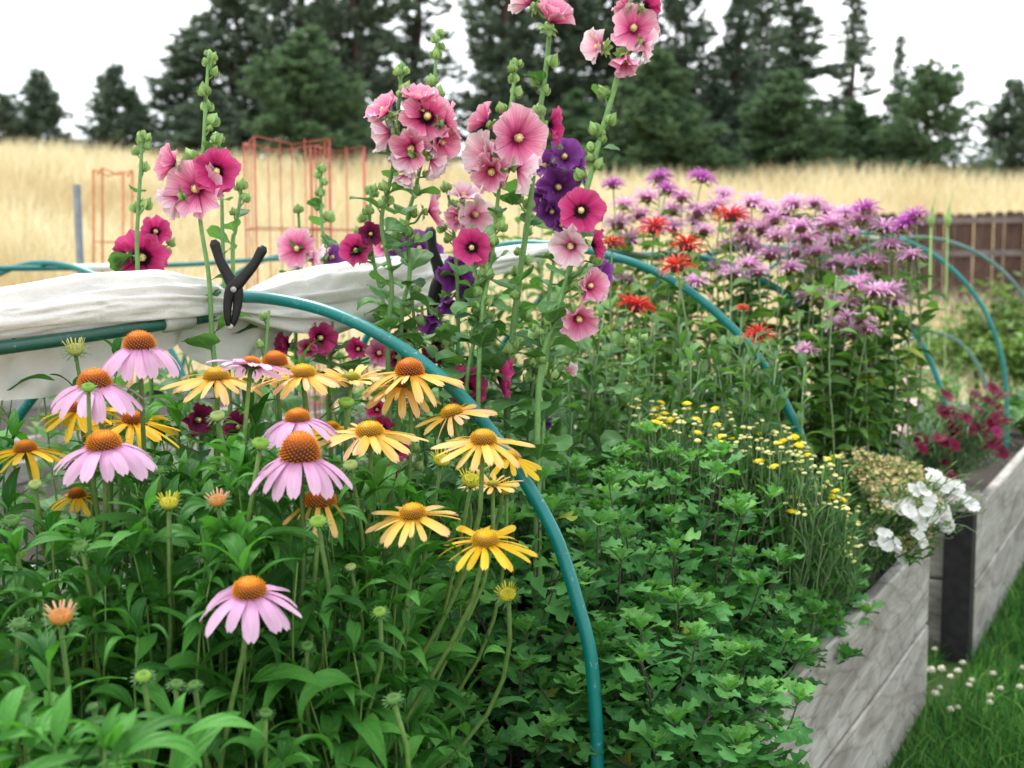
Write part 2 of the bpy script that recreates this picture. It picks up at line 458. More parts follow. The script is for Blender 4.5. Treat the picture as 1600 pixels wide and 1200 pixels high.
def wood_mat(name, base, dark, stain=(0.5, 0.46, 0.36), axis=0, gs=1.0):
    """weathered board, the grain runs along the local X axis"""
    m, nt, b, out = nmat(name)
    co = coords(nt, 'Object')
    oi = nd(nt, 'ShaderNodeObjectInfo')
    av = nd(nt, 'ShaderNodeVectorMath', operation='ADD')
    sc_ = nd(nt, 'ShaderNodeVectorMath', operation='SCALE'); sc_.inputs[3].default_value = 40
    cb = nd(nt, 'ShaderNodeCombineXYZ')
    for i in range(3): nt.links.new(oi.outputs['Random'], cb.inputs[i])
    nt.links.new(cb.outputs[0], sc_.inputs[0]); nt.links.new(co, av.inputs[0]); nt.links.new(sc_.outputs[0], av.inputs[1])
    v = av.outputs[0]
    big = noise_n(nt, 1.0, 4, mapping(nt, v, (2.2 * gs, 9 * gs, 9 * gs)), 0.6, 1.2)
    wv = nd(nt, 'ShaderNodeTexWave', wave_type='RINGS', rings_direction='Y', wave_profile='SAW')
    wv.inputs['Scale'].default_value = 11 * gs; wv.inputs['Distortion'].default_value = 5.5
    wv.inputs['Detail'].default_value = 2.5; wv.inputs['Detail Scale'].default_value = 1.6
    off = nd(nt, 'ShaderNodeVectorMath', operation='MULTIPLY_ADD'); nt.links.new(co, off.inputs[0])
    off.inputs[1].default_value = (0.16, 0.3, 1.0); off.inputs[2].default_value = (0.07, 0.0, 0.09)
    ofr = nd(nt, 'ShaderNodeVectorMath', operation='MULTIPLY_ADD'); nt.links.new(cb.outputs[0], ofr.inputs[0])
    ofr.inputs[1].default_value = (0.5, 0, 0.12); nt.links.new(off.outputs[0], ofr.inputs[2])
    nt.links.new(ofr.outputs[0], wv.inputs['Vector'])
    fine = noise_n(nt, 1.0, 5, mapping(nt, v, (7 * gs, 150 * gs, 150 * gs)), 0.65)
    c = ramp(nt, big, [(0.28, dark), (0.62, base), (0.82, tuple(x * 1.2 for x in base))])
    c = mixc(nt, 0.75, c, ramp(nt, wv.outputs['Fac'], [(0.0, (0.66, 0.63, 0.6)), (0.25, (1.05, 1.05, 1.05)), (1.0, (0.98, .98, .98))]), 'MULTIPLY')
    c = mixc(nt, 0.6, c, ramp(nt, fine, [(0.3, (0.6, 0.59, 0.58)), (0.6, (1.12, 1.12, 1.12))]), 'MULTIPLY')
    st = noise_n(nt, 1.0, 3, mapping(nt, v, (1.0, 3.5, 3.5)), 0.5)
    c = mixc(nt, ramp(nt, st, [(0.55, (0, 0, 0)), (0.78, (0.45, 0.45, 0.45))]), c, stain)
    nt.links.new(c, b.inputs['Base Color'])
    b.inputs['Roughness'].default_value = 0.75
    b.inputs['Specular IOR Level'].default_value = 0.2
    hs = nd(nt, 'ShaderNodeMath', operation='ADD'); nt.links.new(fine, hs.inputs[0]); nt.links.new(wv.outputs['Fac'], hs.inputs[1])
    bump(nt, b, hs.outputs[0], 0.35, 0.004)
    return m
M_WOOD = wood_mat('weathered grey plank', (0.47, 0.45, 0.42), (0.2, 0.175, 0.16))
M_POST = plain_mat('dark stained post', (0.022, 0.021, 0.022), 0.8, 0.15, 0.4, 25)
M_FENCE = wood_mat('brown fence wood', (0.105, 0.062, 0.052), (0.05, 0.03, 0.027), (0.12, 0.09, 0.08))
M_RAIL = wood_mat('faded fence rail', (0.2, 0.17, 0.165), (0.1, 0.08, 0.08), (0.2, 0.17, 0.15))

def soil_mat():
    m, nt, b, out = nmat('dark soil')
    n = noise_n(nt, 45, 8, coords(nt), 0.7)
    c = ramp(nt, n, [(0.3, (0.012, 0.009, 0.007)), (0.7, (0.06, 0.043, 0.03))])
    nt.links.new(c, b.inputs['Base Color']); b.inputs['Roughness'].default_value = 0.95
    bump(nt, b, n, 0.8, 0.02)
    return m
M_SOIL = soil_mat()

def ground_mat(name, a, bcol, c2, s1=0.35, s2=14):
    m, nt, b, out = nmat(name)
    co = coords(nt)
    n1 = noise_n(nt, s1, 5, co, 0.6); n2 = noise_n(nt, s2, 6, co, 0.7)
    c = ramp(nt, n1, [(0.3, a), (0.55, bcol), (0.75, c2)])
    c = mixc(nt, 0.8, c, ramp(nt, n2, [(0.3, (0.55, 0.55, 0.55)), (0.7, (1.25, 1.25, 1.25))]), 'MULTIPLY')
    nt.links.new(c, b.inputs['Base Color']); b.inputs['Roughness'].default_value = 0.95
    b.inputs['Specular IOR Level'].default_value = 0.1
    bump(nt, b, n2, 0.6, 0.03)
    return m
M_FIELD = ground_mat('dry field', (0.5, 0.38, 0.22), (0.64, 0.52, 0.33), (0.5, 0.46, 0.27))
M_LAWN = ground_mat('lawn soil', (0.03, 0.06, 0.018), (0.045, 0.09, 0.022), (0.05, 0.08, 0.025))
M_PATH = ground_mat('pale path', (0.42, 0.42, 0.4), (0.5, 0.5, 0.48), (0.34, 0.33, 0.3), 1.2, 60)

def blade_mat(name, stops, tr=0.3, patch=None):
    m, nt, b, out = nmat(name)
    c = ramp(nt, rand_node(nt), stops)
    if patch:
        c = mixc(nt, ramp(nt, noise_n(nt, patch[0], 3, coords(nt)), [(0.5, (0, 0, 0)), (0.68, (0.75, 0.75, 0.75))]), c, patch[1])
    nt.links.new(c, b.inputs['Base Color']); b.inputs['Roughness'].default_value = 0.6
    b.inputs['Specular IOR Level'].default_value = 0.25
    translucent(nt, b, out, c, tr)
    return m
M_DRY = blade_mat('dry grass', [(0.0, (0.55, 0.45, 0.25)), (0.5, (0.76, 0.68, 0.44)), (1.0, (0.82, 0.77, 0.56))], 0.4, (0.22, (0.5, 0.37, 0.18)))
M_GRASS = blade_mat('green grass', [(0.0, (0.02, 0.1, 0.016)), (0.7, (0.075, 0.26, 0.035)), (1.0, (0.2, 0.38, 0.08))], 0.3)
M_NEEDLE = blade_mat('dark pine needles', [(0.0, (0.075, 0.11, 0.08)), (0.6, (0.125, 0.18, 0.12)), (1.0, (0.175, 0.235, 0.15))], 0.35)  # needle tones lightened: distance haze is put into the colour
M_NEEDLE2 = blade_mat('green pine needles', [(0.0, (0.075, 0.13, 0.07)), (0.6, (0.125, 0.215, 0.105)), (1.0, (0.17, 0.27, 0.13))], 0.35)
M_BARK = plain_mat('pine bark', (0.075, 0.055, 0.045), 0.9, 0.1, 0.4, 8)

# ------------------------------------------------------------------ terrain
HF = V(-math.sin(YAW), math.cos(YAW), 0)
def terrain(x, y):
    d = x * HF.x + y * HF.y
    l = (x * RGT.x + y * RGT.y) / max(d, 1.0)
    k = min(1, max(0, (l + 0.4) / 0.75))
    s0 = lerp(6.0, 12.5, k)
    t = (d - s0) / (46 - s0)
    z = 0.0
    if t > 0:
        z = lerp(4.45, 3.95, k) * min(t, 1.0) ** lerp(0.95, 1.22, k)
        if t > 1: z -= min(4.0, (d - 46) * 0.03)
        w = min(1, t * 2)
        z += w * 0.5 * noise.noise(V(x * 0.09, y * 0.09, 3.1)) + w * 0.3 * noise.noise(V(x * 0.3, y * 0.3, 7.7))
        z += 0.75 * w * max(0, -l - 0.15) * 2.6
        if d > 120: z *= max(0.0, 1 - (d - 120) / 300)
    return z

def ground_sheet(name, xs, ys, mat, dz=0.0, zero=False):
    mb = MB(); nx, ny = len(xs), len(ys)
    mb.v = [(x, y, (0 if zero else terrain(x, y)) + dz) for y in ys for x in xs]
    mb.uv = [(0, 0)] * len(mb.v)
    mb.f = [(j * nx + i, j * nx + i + 1, (j + 1) * nx + i + 1, (j + 1) * nx + i) for j in range(ny - 1) for i in range(nx - 1)]
    mb.mi = [0] * len(mb.f)
    return struct(name, mb.mesh(name, mat))
def spread(a, b, near, n):
    t = np.linspace(-1, 1, n); s = np.sign(t) * np.abs(t) ** 2.4
    return [near + (s_ * (b - near) if s_ > 0 else -s_ * (a - near)) for s_ in s]
ground_sheet('ground', spread(-500, 500, -4, 110), spread(-300, 700, 8, 110), M_FIELD)
ground_sheet('lawn', list(np.linspace(-0.9, 6, 10)), list(np.linspace(-3, 9.2, 16)), M_LAWN, 0.006, True)
ground_sheet('path', list(np.linspace(-2.98, -0.905, 6)), list(np.linspace(-1, 8.6, 8)), M_PATH, 0.005, True)

# ------------------------------------------------------------------ raised beds
BH, PT = 0.57, 0.042            # height, plank thickness
def plank_mesh(L, h, t, mat, seed=0):
    mb = MB(); n = 14
    b = 0.006
    prof = [(-t / 2 + b, -h / 2), (t / 2 - b, -h / 2), (t / 2, -h / 2 + b), (t / 2, h / 2 - b), (t / 2 - b, h / 2), (-t / 2 + b, h / 2), (-t / 2, h / 2 - b), (-t / 2, -h / 2 + b)]
    v = []
    for i in range(n + 1):
        x = L * i / n - L / 2
        o = 0.004 * noise.noise(V(x * 1.3, seed, 0)); q = 0.003 * noise.noise(V(x * 2.1, seed, 9))
        for (py, pz) in prof: v.append((x, py + o, pz + q * (1 if pz > 0 else 0.3)))
    k = len(prof)
    f = [(i * k + j, i * k + (j + 1) % k, (i + 1) * k + (j + 1) % k, (i + 1) * k + j) for i in range(n) for j in range(k)]
    f += [tuple(reversed(range(k))), tuple(n * k + j for j in range(k))]
    f = [tuple(reversed(q)) for q in f]
    mb.add(v, f)
    return mb.mesh('plank', mat, smooth=False)

def raised_bed(x0, x1, y0, y1, label):
    base = V((x0 + x1) / 2, (y0 + y1) / 2, 0)
    t = thing('raised_bed', label, 'raised bed', base, 'grey plank raised beds')
    L, W = y1 - y0, x1 - x0
    hs = BH / 2 - 0.0045
    for row in range(2):
        z = 0.001 + hs / 2 + row * (hs + 0.009)
        for sx in (-1, 1):
            link('plank', plank_mesh(L - 0.004, hs, PT, M_WOOD, row * 3 + sx), t, T((sx * (W / 2 - PT / 2 - .004 * row), 0, z)) @ Rz(math.pi / 2))
        for sy in (-1, 1):
            link('plank', plank_mesh(W - 2 * PT - 0.006, hs, PT, M_WOOD, row * 5 + sy), t, T((0, sy * (L / 2 - PT / 2 - 0.012), z)))
    for zz in (.08, .2, .37, .49):
        for yy in (-L / 2 + .07, -L / 2 + .1, L / 2 - .07, L / 2 - .1):
            mb = MB(); mb.lathe([(.0055, 0), (.005, .0015), (.0, .0018)], 8)
            link('screw', mb.mesh('screw', M_STEEL), t, T((W / 2 - .001, yy + U(-.006, .006), zz + U(-.01, .01))) @ Ry(math.pi / 2))
    for sx in (-1, 1):
        for sy in (-1, 1):
            mb = MB(); p = 0.045
            mb.box((-p, -p, 0), (p, p, BH - 0.02))
            link('post', mb.mesh('post', M_POST, False), t, T((sx * (W / 2 - PT - p - 0.003), sy * (L / 2 - 2 * PT - p + 0.02), 0)))
    mb = MB(); n = 16
    for j in range(n + 1):
        for i in range(n + 1):
            x = lerp(-W / 2 + PT, W / 2 - PT, i / n); y = lerp(-L / 2 + PT, L / 2 - PT, j / n)
            mb.v.append((x, y, BH - 0.09 + 0.03 * noise.noise(V(x * 6, y * 6, 1)))); mb.uv.append((0, 0))
    mb.f = [(j * (n + 1) + i, j * (n + 1) + i + 1, (j + 1) * (n + 1) + i + 1, (j + 1) * (n + 1) + i) for j in range(n) for i in range(n)]
    mb.mi = [0] * len(mb.f)
    link('soil', mb.mesh('soil', M_SOIL), t)
    return t
SOIL = BH - 0.09
BX0, BX1 = -2.50, -0.71
raised_bed(BX0, BX1, 0.25, 4.16, 'long grey plank raised bed in the foreground full of coneflowers and chrysanthemums')
bed2 = raised_bed(BX0, -0.65, 4.76, 8.5, 'second grey plank raised bed with dark corner post behind the white flowers')
raised_bed(-4.75, -3.0, 0.25, 4.16, 'grey plank raised bed at far left behind the rolled white cover')
raised_bed(-4.75, -3.0, 4.76, 8.5, 'grey plank raised bed holding the red tomato cages')
raised_bed(-7.1, -5.35, 3.2, 7.0, 'farthest left raised bed beside the grey stake')
# the exposed dark corner post and light cap of the second bed
mb = MB(); mb.box((-0.05, -0.05, 0), (0.05, 0.05, BH + 0.006))
link('post', mb.mesh('post', M_POST, False), bed2, T((( -0.65 - BX0) / 2 - 0.055, -(8.5 - 4.76) / 2 - 0.045, 0)))
mb = MB(); mb.box((-0.06, -0.055, 0), (0.06, 0.22, 0.03))
link('post_cap', mb.mesh('post_cap', M_WOOD, False), bed2, T(((-0.65 - BX0) / 2 - 0.058, -(8.5 - 4.76) / 2 - 0.045, BH + 0.008)))

# ------------------------------------------------------------------ hoops and poles
def smooth_pts(pts, n=10):
    """Catmull-Rom through pts"""
    P = [Vector(p) for p in pts]; P = [P[0] * 2 - P[1]] + P + [P[-1] * 2 - P[-2]]
    out = []
    for i in range(1, len(P) - 2):
        for k in range(n):
            t = k / n; a, b, c, d = P[i - 1], P[i], P[i + 1], P[i + 2]
            out.append(0.5 * ((2 * b) + (c - a) * t + (2 * a - 5 * b + 4 * c - d) * t * t + (3 * b - a - 3 * c + d) * t ** 3))
    out.append(P[-2]); return out

def hoop(label, pts, r=0.0116, mat=None):
    base = Vector(pts[0])
    mb = MB(); mb.tube([p - base for p in smooth_pts(pts, 9)], r, r, 14)
    o = link('hoop', mb.mesh('hoop', mat or M_PIPE), None, T(base))
    return tag(o, label, 'hoop', 'green pipe hoops over the beds')

def std_hoop(label, xc, Y, w, top, mat=None, r=0.0116, z0=None):
    z0 = SOIL - 0.05 if z0 is None else z0
    pts = []
    for k in range(13):
        a = math.pi * k / 12
        pts.append((xc + w * math.cos(a) * (1 if abs(math.cos(a)) < .98 else 1), Y + 0.004 * math.sin(3 * a), z0 + 0.22 + (top - z0 - 0.22) * math.sin(a) ** 0.9))
    pts = [(xc + w, Y, z0)] + pts + [(xc - w, Y, z0)]
    return hoop(label, pts, r, mat)

h1 = [(922, 1019), (903, 944), (884, 881), (862, 825), (819, 750), (740, 640), (665, 570), (600, 527), (540, 497), (480, 477), (410, 465), (330, 463), (255, 473), (180, 500), (110, 552), (50, 622), (10, 690)]
P = [at_y(x, y, 1.82) for x, y in h1]
e1, e2 = P[0], P[-1]
P = [V(at_y(933, 1184, 1.82).x, 1.82, SOIL - 0.05), at_y(933, 1184, 1.82), at_y(930, 1106, 1.82)] + P + [V(e2.x - 0.07, 1.82, 0.9), V(e2.x - 0.1, 1.82, SOIL - 0.05)]
hoop('large teal pipe hoop arching across the foreground over the yellow coneflowers', P)
h2 = [(1254, 692), (1232, 640), (1200, 580), (1170, 540), (1140, 508), (1095, 468), (1050, 438), (1000, 414), (950, 399), (905, 388), (860, 382)]
P = [at_y(x, y, 3.15) for x, y in h2]
q2 = P[0].x
P = [V(q2 + 0.03, 3.15, SOIL - 0.05), V(q2 + 0.022, 3.15, 0.85)] + P + [V(-1.8, 3.15, 1.535), V(-2.05, 3.15, 1.44), V(-2.28, 3.15, 1.25), V(-2.39, 3.15, 0.95), V(-2.4, 3.15, SOIL - 0.05)]
hoop('teal pipe hoop running down beside the red bee balm', P)
std_hoop('teal pipe hoop showing only its foot right of the bee balm leaves', -1.62, 4.0, 0.79, 1.52)
std_hoop('teal pipe hoop rising just behind the rightmost bee balm', -1.61, 5.08, 0.8, 1.56)
std_hoop('tallest teal pipe hoop at right in front of the wooden fence', -1.61, 6.85, 0.8, 1.66)
std_hoop('dull green pipe hoop meeting the white clip near the fence', -1.55, 8.1, 0.83, 1.66, M_PIPE2)
std_hoop('small low grey pipe hoop standing on the ground behind the second bed', -1.62, 9.3, 0.42, 0.99, M_PIPE2, 0.013, 0.0)
std_hoop('teal pipe hoop at far left behind the rolled cover', -3.87, 3.25, 0.8, 1.49)
std_hoop('teal pipe hoop behind the black clamp handles', -3.87, 4.75, 0.8, 1.53)

def pole(label, pts, r, mat, sleeves=()):
    base = Vector(pts[0]); S_ = smooth_pts(pts, 8)
    t = thing('ridge_pole', label, 'pole', base)
    mb = MB(); mb.tube([p - base for p in S_], r, r, 12); link('pipe', mb.mesh('pipe', mat), t)
    for (a, L, m_) in sleeves:
        i = int(a * (len(S_) - 2)); d = (S_[i + 1] - S_[i]).normalized()
        mb = MB(); mb.tube([S_[i] - base - d * L / 2, S_[i] - base - d * (L / 2 - .004), S_[i] - base + d * (L / 2 - .004), S_[i] - base + d * L / 2], r, r, 14, radii=[r + .002, r + .005, r + .005, r + .002])
        link('sleeve', mb.mesh('sleeve', m_), t)
    return t
RX = -1.62
def ridge(Y):
    return V(RX, Y, np.interp(Y, [0.2, 1.27, 1.69, 1.82, 2.56, 3.15, 4.0], [1.325, 1.352, 1.38, 1.392, 1.465, 1.53, 1.505]))
pole('dark green ridge pole with grey sleeve under the white roll', [ridge(y) for y in (0.3, 0.8, 1.27, 1.69, 1.82, 2.2, 2.56, 3.15, 4.0)], 0.0112, M_PIPED, [(0.375, 0.075, M_CLIPG)])
pole('teal ridge pole with white clip at far left', [(-3.87, y, z) for y, z in ((0.4, 1.46), (1.8, 1.475), (3.25, 1.47), (4.0, 1.485), (4.75, 1.515), (6.4, 1.53))], 0.0105, M_PIPE, [(0.475, 0.2, M_CLIPW)])
pole('teal ridge pole with white clips behind the bee balm', [(-1.6, y, z) for y, z in ((5.08, 1.545), (6.0, 1.6), (6.85, 1.64), (8.1, 1.64))], 0.0105, M_PIPE2, [(0.99, 0.26, M_CLIPW), (0.8, 0.22, M_CLIPW)])

# ------------------------------------------------------------------ rolled row cover
def row_cover():
    base = V(RX, 1.82, SOIL)
    t = thing('row_cover', 'white fabric row cover rolled along the ridge pole and pinched by clamps', 'row cover', base)
    Ys = [0.25, 0.5, 0.9, 1.2, 1.45, 1.62, 1.74, 1.81, 1.87, 1.95, 2.08, 2.25, 2.42, 2.53, 2.585, 2.63, 2.72, 2.85, 3.0, 3.12, 3.2]
    rr = [0.038, 0.039, 0.038, 0.040, 0.046, 0.043, 0.033, 0.019, 0.035, 0.056, 0.07, 0.076, 0.068, 0.046, 0.022, 0.026, 0.032, 0.034, 0.028, 0.018, 0.013]
    up = [0.042, 0.042, 0.042, 0.044, 0.05, 0.046, 0.03, 0.008, 0.0, -0.008, -0.012, -0.01, -0.004, 0.0, 0.004, 0.0, 0.0, 0.0, 0.0, 0.0, 0.0]
    N, K = 150, 72
    v, f = [], []
    for i in range(N + 1):
        Y = lerp(Ys[0], Ys[-1], i / N)
        r = np.interp(Y, Ys, rr); u = np.interp(Y, Ys, up)
        c = ridge(Y) - base + V(np.interp(Y, [1.5, 1.8], [-0.035, 0]), 0, u)
        pin = min(abs(Y - 1.815), abs(Y - 2.59))
        pa = 1.0 / (1 + (pin / 0.16) ** 2)
        for k in range(K):
            a = 2 * math.pi * k / K
            # long folds that gather towards the pinches, slowly twisting along the roll
            tw = Y * 2.3
            g = 0.13 * math.sin(3 * a + tw) + 0.06 * math.sin(5 * a - 1.7 * tw + 1) + 0.2 * pa * math.sin(9 * a + 2 * math.sin(Y * 9)) 
            g += 0.13 * pa * math.sin(14 * a + Y * 7 + 0.5)
            g += 0.16 * noise.noise(V(math.cos(a) * 2.2, math.sin(a) * 2.2, Y * 2.2)) + 0.05 * noise.noise(V(math.cos(a + Y) * 6, math.sin(a + Y) * 6, Y * 5.0 + 4)) + .035 * noise.noise(V(math.cos(a) * 9, math.sin(a) * 9 + Y * 6, Y * 16))
            cr = abs(noise.noise(V(math.cos(a) * 3.2 + Y * 2.2, math.sin(a) * 3.2, Y * 3 + 9)))
            g -= 0.2 * max(0, 0.16 - cr) / 0.16 * 0.8
            rad = r * (1 + g)
            v.append(c + V(math.cos(a) * rad * 1.0, 0, math.sin(a) * rad * 0.95))
    for i in range(N):
        for k in range(K):
            f.append((i * K + k, i * K + (k + 1) % K, (i + 1) * K + (k + 1) % K, (i + 1) * K + k))
    f += [tuple(reversed(range(K))), tuple(N * K + k for k in range(K))]
    mb = MB(); mb.add(v, [tuple(reversed(q)) for q in f])
    link('roll', mb.mesh('roll', M_FABRIC), t)
    def flap(y0, y1, top_dz, fn, xo, name, ph=0.0):
        n, mrow = 60, 14; v, f = [], []
        for side in (0, 1):
            for j in range(mrow + 1):
                for i in range(n + 1):
                    Y = lerp(y0, y1, i / n); s = j / mrow
                    L = fn(i / n)
                    wob = 0.028 * s * noise.noise(V(Y * 6, s * 1.4, 2 + ph)) + 0.014 * noise.noise(V(Y * 15 + s * 2, s * 2.5, 5 + ph)) + 0.008 * math.sin(Y * 40 + 3 * s) * s
                    c = ridge(Y) - base
                    v.append(c + V(xo + wob - 0.015 * s + side * 0.002, 0.02 * s * noise.noise(V(Y * 3, s, 8)), top_dz - L * s))
        q = (mrow + 1) * (n + 1)
        for j in range(mrow):
            for i in range(n):
                a = j * (n + 1) + i
                f.append((a, a + 1, a + n + 2, a + n + 1)); f.append((q + a, q + a + n + 1, q + a + n + 2, q + a + 1))
        mb = MB(); mb.add(v, f)
        link(name, mb.mesh(name, M_FABRIC), t)
    flap(0.3, 1.78, 0.03, lambda s: 0.125 + 0.012 * math.sin(s * 9) - 0.13 * max(0, s - 0.78) / 0.22 * 0.55, -0.05, 'hanging_edge')
    flap(1.7, 2.06, 0.0, lambda s: 0.055 + 0.07 * math.sin(math.pi * min(1, s * 1.0)) , -0.03, 'hanging_edge', 20)
row_cover()

# ------------------------------------------------------------------ clamps
def clamp(label, p, yaw, roll, k=1.0):
    t = thing('spring_clamp', label, 'clamp', p, 'black spring clamps')
    t.rotation_euler = (0, roll, yaw); t.scale = (k, k, k)
    def arm(sx, name, low):
        # jaw tip (below) -> pivot -> grip (above); lives in the local XZ plane
        pts = smooth_pts([(sx * 0.003, 0, -0.062), (sx * 0.0065, 0, -0.045), (sx * 0.008, 0, -0.022), (sx * 0.004, 0, 0.0), (sx * -0.010, 0, 0.018), (sx * -0.028, 0, 0.045), (sx * -0.037, 0, 0.066), (sx * -0.042, 0, 0.078)], 5)
        n = len(pts); mb = MB(); v, f = [], []
        for i, q in enumerate(pts):
            s = i / (n - 1)
            w = np.interp(s, [0, .12, .3, .5, .6, .75, .92, 1], [.007, .009, .010, .013, .011, .0105, .0115, .006])
            th = np.interp(s, [0, .12, .3, .5, .6, .75, .92, 1], [.004, .006, .008, .012, .0095, .008, .009, .0045])
            tg = (pts[min(i + 1, n - 1)] - pts[max(i - 1, 0)]).normalized(); nb = V(tg.z, 0, -tg.x)
            for kk in range(10):
                a = 2 * math.pi * kk / 10
                cx, cy = math.cos(a), math.sin(a)
                cx = math.copysign(abs(cx) ** 0.6, cx); cy = math.copysign(abs(cy) ** 0.6, cy)
                v.append(q + nb * cx * th + V(0, cy * w, 0))
        for i in range(n - 1):
            for kk in range(10): f.append((i * 10 + kk, i * 10 + (kk + 1) % 10, (i + 1) * 10 + (kk + 1) % 10, (i + 1) * 10 + kk))
        f += [tuple(reversed(range(10))), tuple((n - 1) * 10 + kk for kk in range(10))]
        mb.add(v, f); link(name, mb.mesh(name, M_BLACK), t, T((0, sx * 0.0015, 0)))
        mb = MB(); mb.lathe([(0.0, -0.004), (0.006, -0.004), (0.007, 0.0), (0.006, 0.004), (0, 0.004)], 10)
        link('jaw_pad', mb.mesh('jaw_pad', M_CLIPG), t, T((sx * 0.001, 0, -0.062)) @ Ry(math.pi / 2))
    arm(1, 'arm', 0); arm(-1, 'arm', 1)
    mb = MB(); mb.tube([(0, -0.016, 0), (0, -0.0155, 0), (0, 0.0155, 0), (0, 0.016, 0)], .005, .005, 10); link('pivot_pin', mb.mesh('pivot_pin', M_STEEL), t)
    mb = MB()
    mb.tube([V(0.008 * math.cos(a * .55), -0.006 + 0.012 * a / 36, 0.004 + 0.008 * math.sin(a * .55)) for a in range(37)], .0011, .0011, 5)
    mb.tube([(0.0, -0.004, 0.01), (0.014, -0.004, 0.03), (0.024, -0.004, 0.052)], .0012, .0012, 5)
    mb.tube([(0.0, 0.004, 0.01), (-0.014, 0.004, 0.03), (-0.024, 0.004, 0.052)], .0012, .0012, 5)
    link('spring', mb.mesh('spring', M_STEEL), t)
clamp('black spring clamp with open handles pinching the cover beside the hoop', at(366, 452, 2.21), YAW + R(8), R(7), 1.08)
clamp('black spring clamp half hidden by dark flowers at the second pinch', at(690, 438, 2.68), YAW + R(15), R(16), 1.35)

# ------------------------------------------------------------------ fence, cages, stake
def picket_mesh(h, seed):
    mb = MB(); w, t = 0.069, 0.016
    out = [(-w, 0), (w, 0), (w, h - 0.04), (w - 0.035, h), (-w + 0.035, h), (-w, h - 0.04)]
    v = [(x, -t / 2, z) for x, z in out] + [(x, t / 2, z) for x, z in out]
    f = [tuple(range(6)), tuple(reversed(range(6, 12)))] + [(i, i + 6, (i + 1) % 6 + 6, (i + 1) % 6) for i in range(6)]
    # lay the board so that its grain (local X) runs up: done with the object's rotation
    v = [(z, y, -x) for x, y, z in v]
    mb.add(v, f); return mb.mesh('picket', M_FENCE, False)
def fence():
    p0, p1 = at(1235, 470, 19.5), at(1720, 470, 17.6)
    d = V(p1.x - p0.x, p1.y - p0.y, 0); L = d.length; d.normalize()
    base = V(p0.x, p0.y, terrain(p0.x, p0.y)); yaw = math.atan2(d.y, d.x)
    t = thing('wooden_fence', 'brown dog-eared wooden fence at the edge of the dry field', 'fence', base)
    zt = at(1500, 334, 18.5).z
    pm = [picket_mesh(1.84 + 0.012 * k, k) for k in range(3)]
    n = int(L / 0.1395)
    for i in range(n):
        q = base + d * (i * 0.1395)
        z = zt - 1.85 + U(-0.012, 0.012)
        link('picket', random.choice(pm), t, T(V(q.x, q.y, z) - base) @ Rz(yaw) @ Rx(R(U(-.5, .5))) @ Ry(-math.pi / 2 + R(U(-.5, .5))))
    for dz in (1.74, 1.25, 0.55):
        mb = MB(); mb.box((0, -0.052, -0.045), (L, -0.014, 0.045))
        link('rail', mb.mesh('rail', M_RAIL, False), t, T((0, 0, zt - 1.85 + dz - base.z)) @ Rz(yaw))
    for k in range(int(L / 2.4) + 1):
        mb = MB(); mb.box((-0.1, -0.045, -0.045), (1.9, 0.045, 0.045))
        link('post', mb.mesh('post', M_FENCE, False), t, T(d * (k * 2.4 + 1.1) + V(math.sin(yaw) * 0.11, -math.cos(yaw) * 0.11, zt - 1.85 - base.z - 0.1)) @ Rz(yaw) @ Ry(-math.pi / 2))
fence()

def cage(label, c, w, top, yaw, mat, z0=SOIL - 0.1, legs=3, r=0.006, rings=4, lean=0.0):
    t = thing('tomato_cage', label, 'tomato cage', (c[0], c[1], z0), 'red wire tomato cages')
    t.rotation_euler = (lean, lean, yaw)
    H = top - z0
    cor = [V(-w / 2, -w / 2, 0), V(w / 2, -w / 2, 0), V(w / 2, w / 2, 0), V(-w / 2, w / 2, 0)]
    for k in range(4):
        for j in range(legs - 1):
            p = cor[k].lerp(cor[(k + 1) % 4], j / (legs - 1))
            mb = MB(); rr = r * (1.3 if j == 0 else 0.8)
            mb.tube([p, p + V(0.004, 0.003, H * 0.5), p + V(0, 0, H)], rr, rr, 6); link('upright_wire', mb.mesh('upright_wire', mat), t)
    for h in np.linspace(0.25, 1.0, rings):
        mb = MB(); pts = []
        for k in range(4):
            a, b = cor[k], cor[(k + 1) % 4]
            for s in (0.0, 0.06, 0.5, 0.94):
                q = a.lerp(b, s); sag = (0.03 if s == 0.5 and h > 0.99 else 0)
                pts.append(V(q.x * 1.01, q.y * 1.01, H * h - sag))
        pts.append(pts[0]); mb.tube(pts, r * .9, r * .9, 6); link('ring', mb.mesh('ring', mat), t)
    return t
c1 = at(448, 300, 6.0); cage('tall red wire tomato cage standing left of the shorter one', (c1.x, c1.y), 0.36, at(448, 222, 6.0).z, YAW + R(20), M_RUST, r=0.0032, legs=4)
c2 = at(528, 300, 6.5); cage('shorter red wire tomato cage behind and right of the tall one', (c2.x, c2.y), 0.28, at(528, 233, 6.5).z, YAW + R(8), M_RUST, r=0.003, legs=4)
c3 = at(162, 300, 7.0); cage('thin orange wire cage at far left beside the grey stake', (c3.x, c3.y), 0.17, at(162, 266, 7.0).z, YAW + R(35), M_RUST2, legs=2, r=0.005, lean=R(1.5))
c4 = at(127, 300, 6.4)
mb = MB(); mb.box((-.014, -.014, 0), (.014, .014, at(127, 288, 6.4).z - 0.0)); mb.box((-.018, -.003, 0.3), (.018, .022, 0.34))
tag(link('garden_stake', mb.mesh('garden_stake', M_STAKE, False), None, T((c4.x, c4.y, 0.0)) @ Ry(R(-1))), 'square grey stake standing left of the orange wire cage', 'stake')

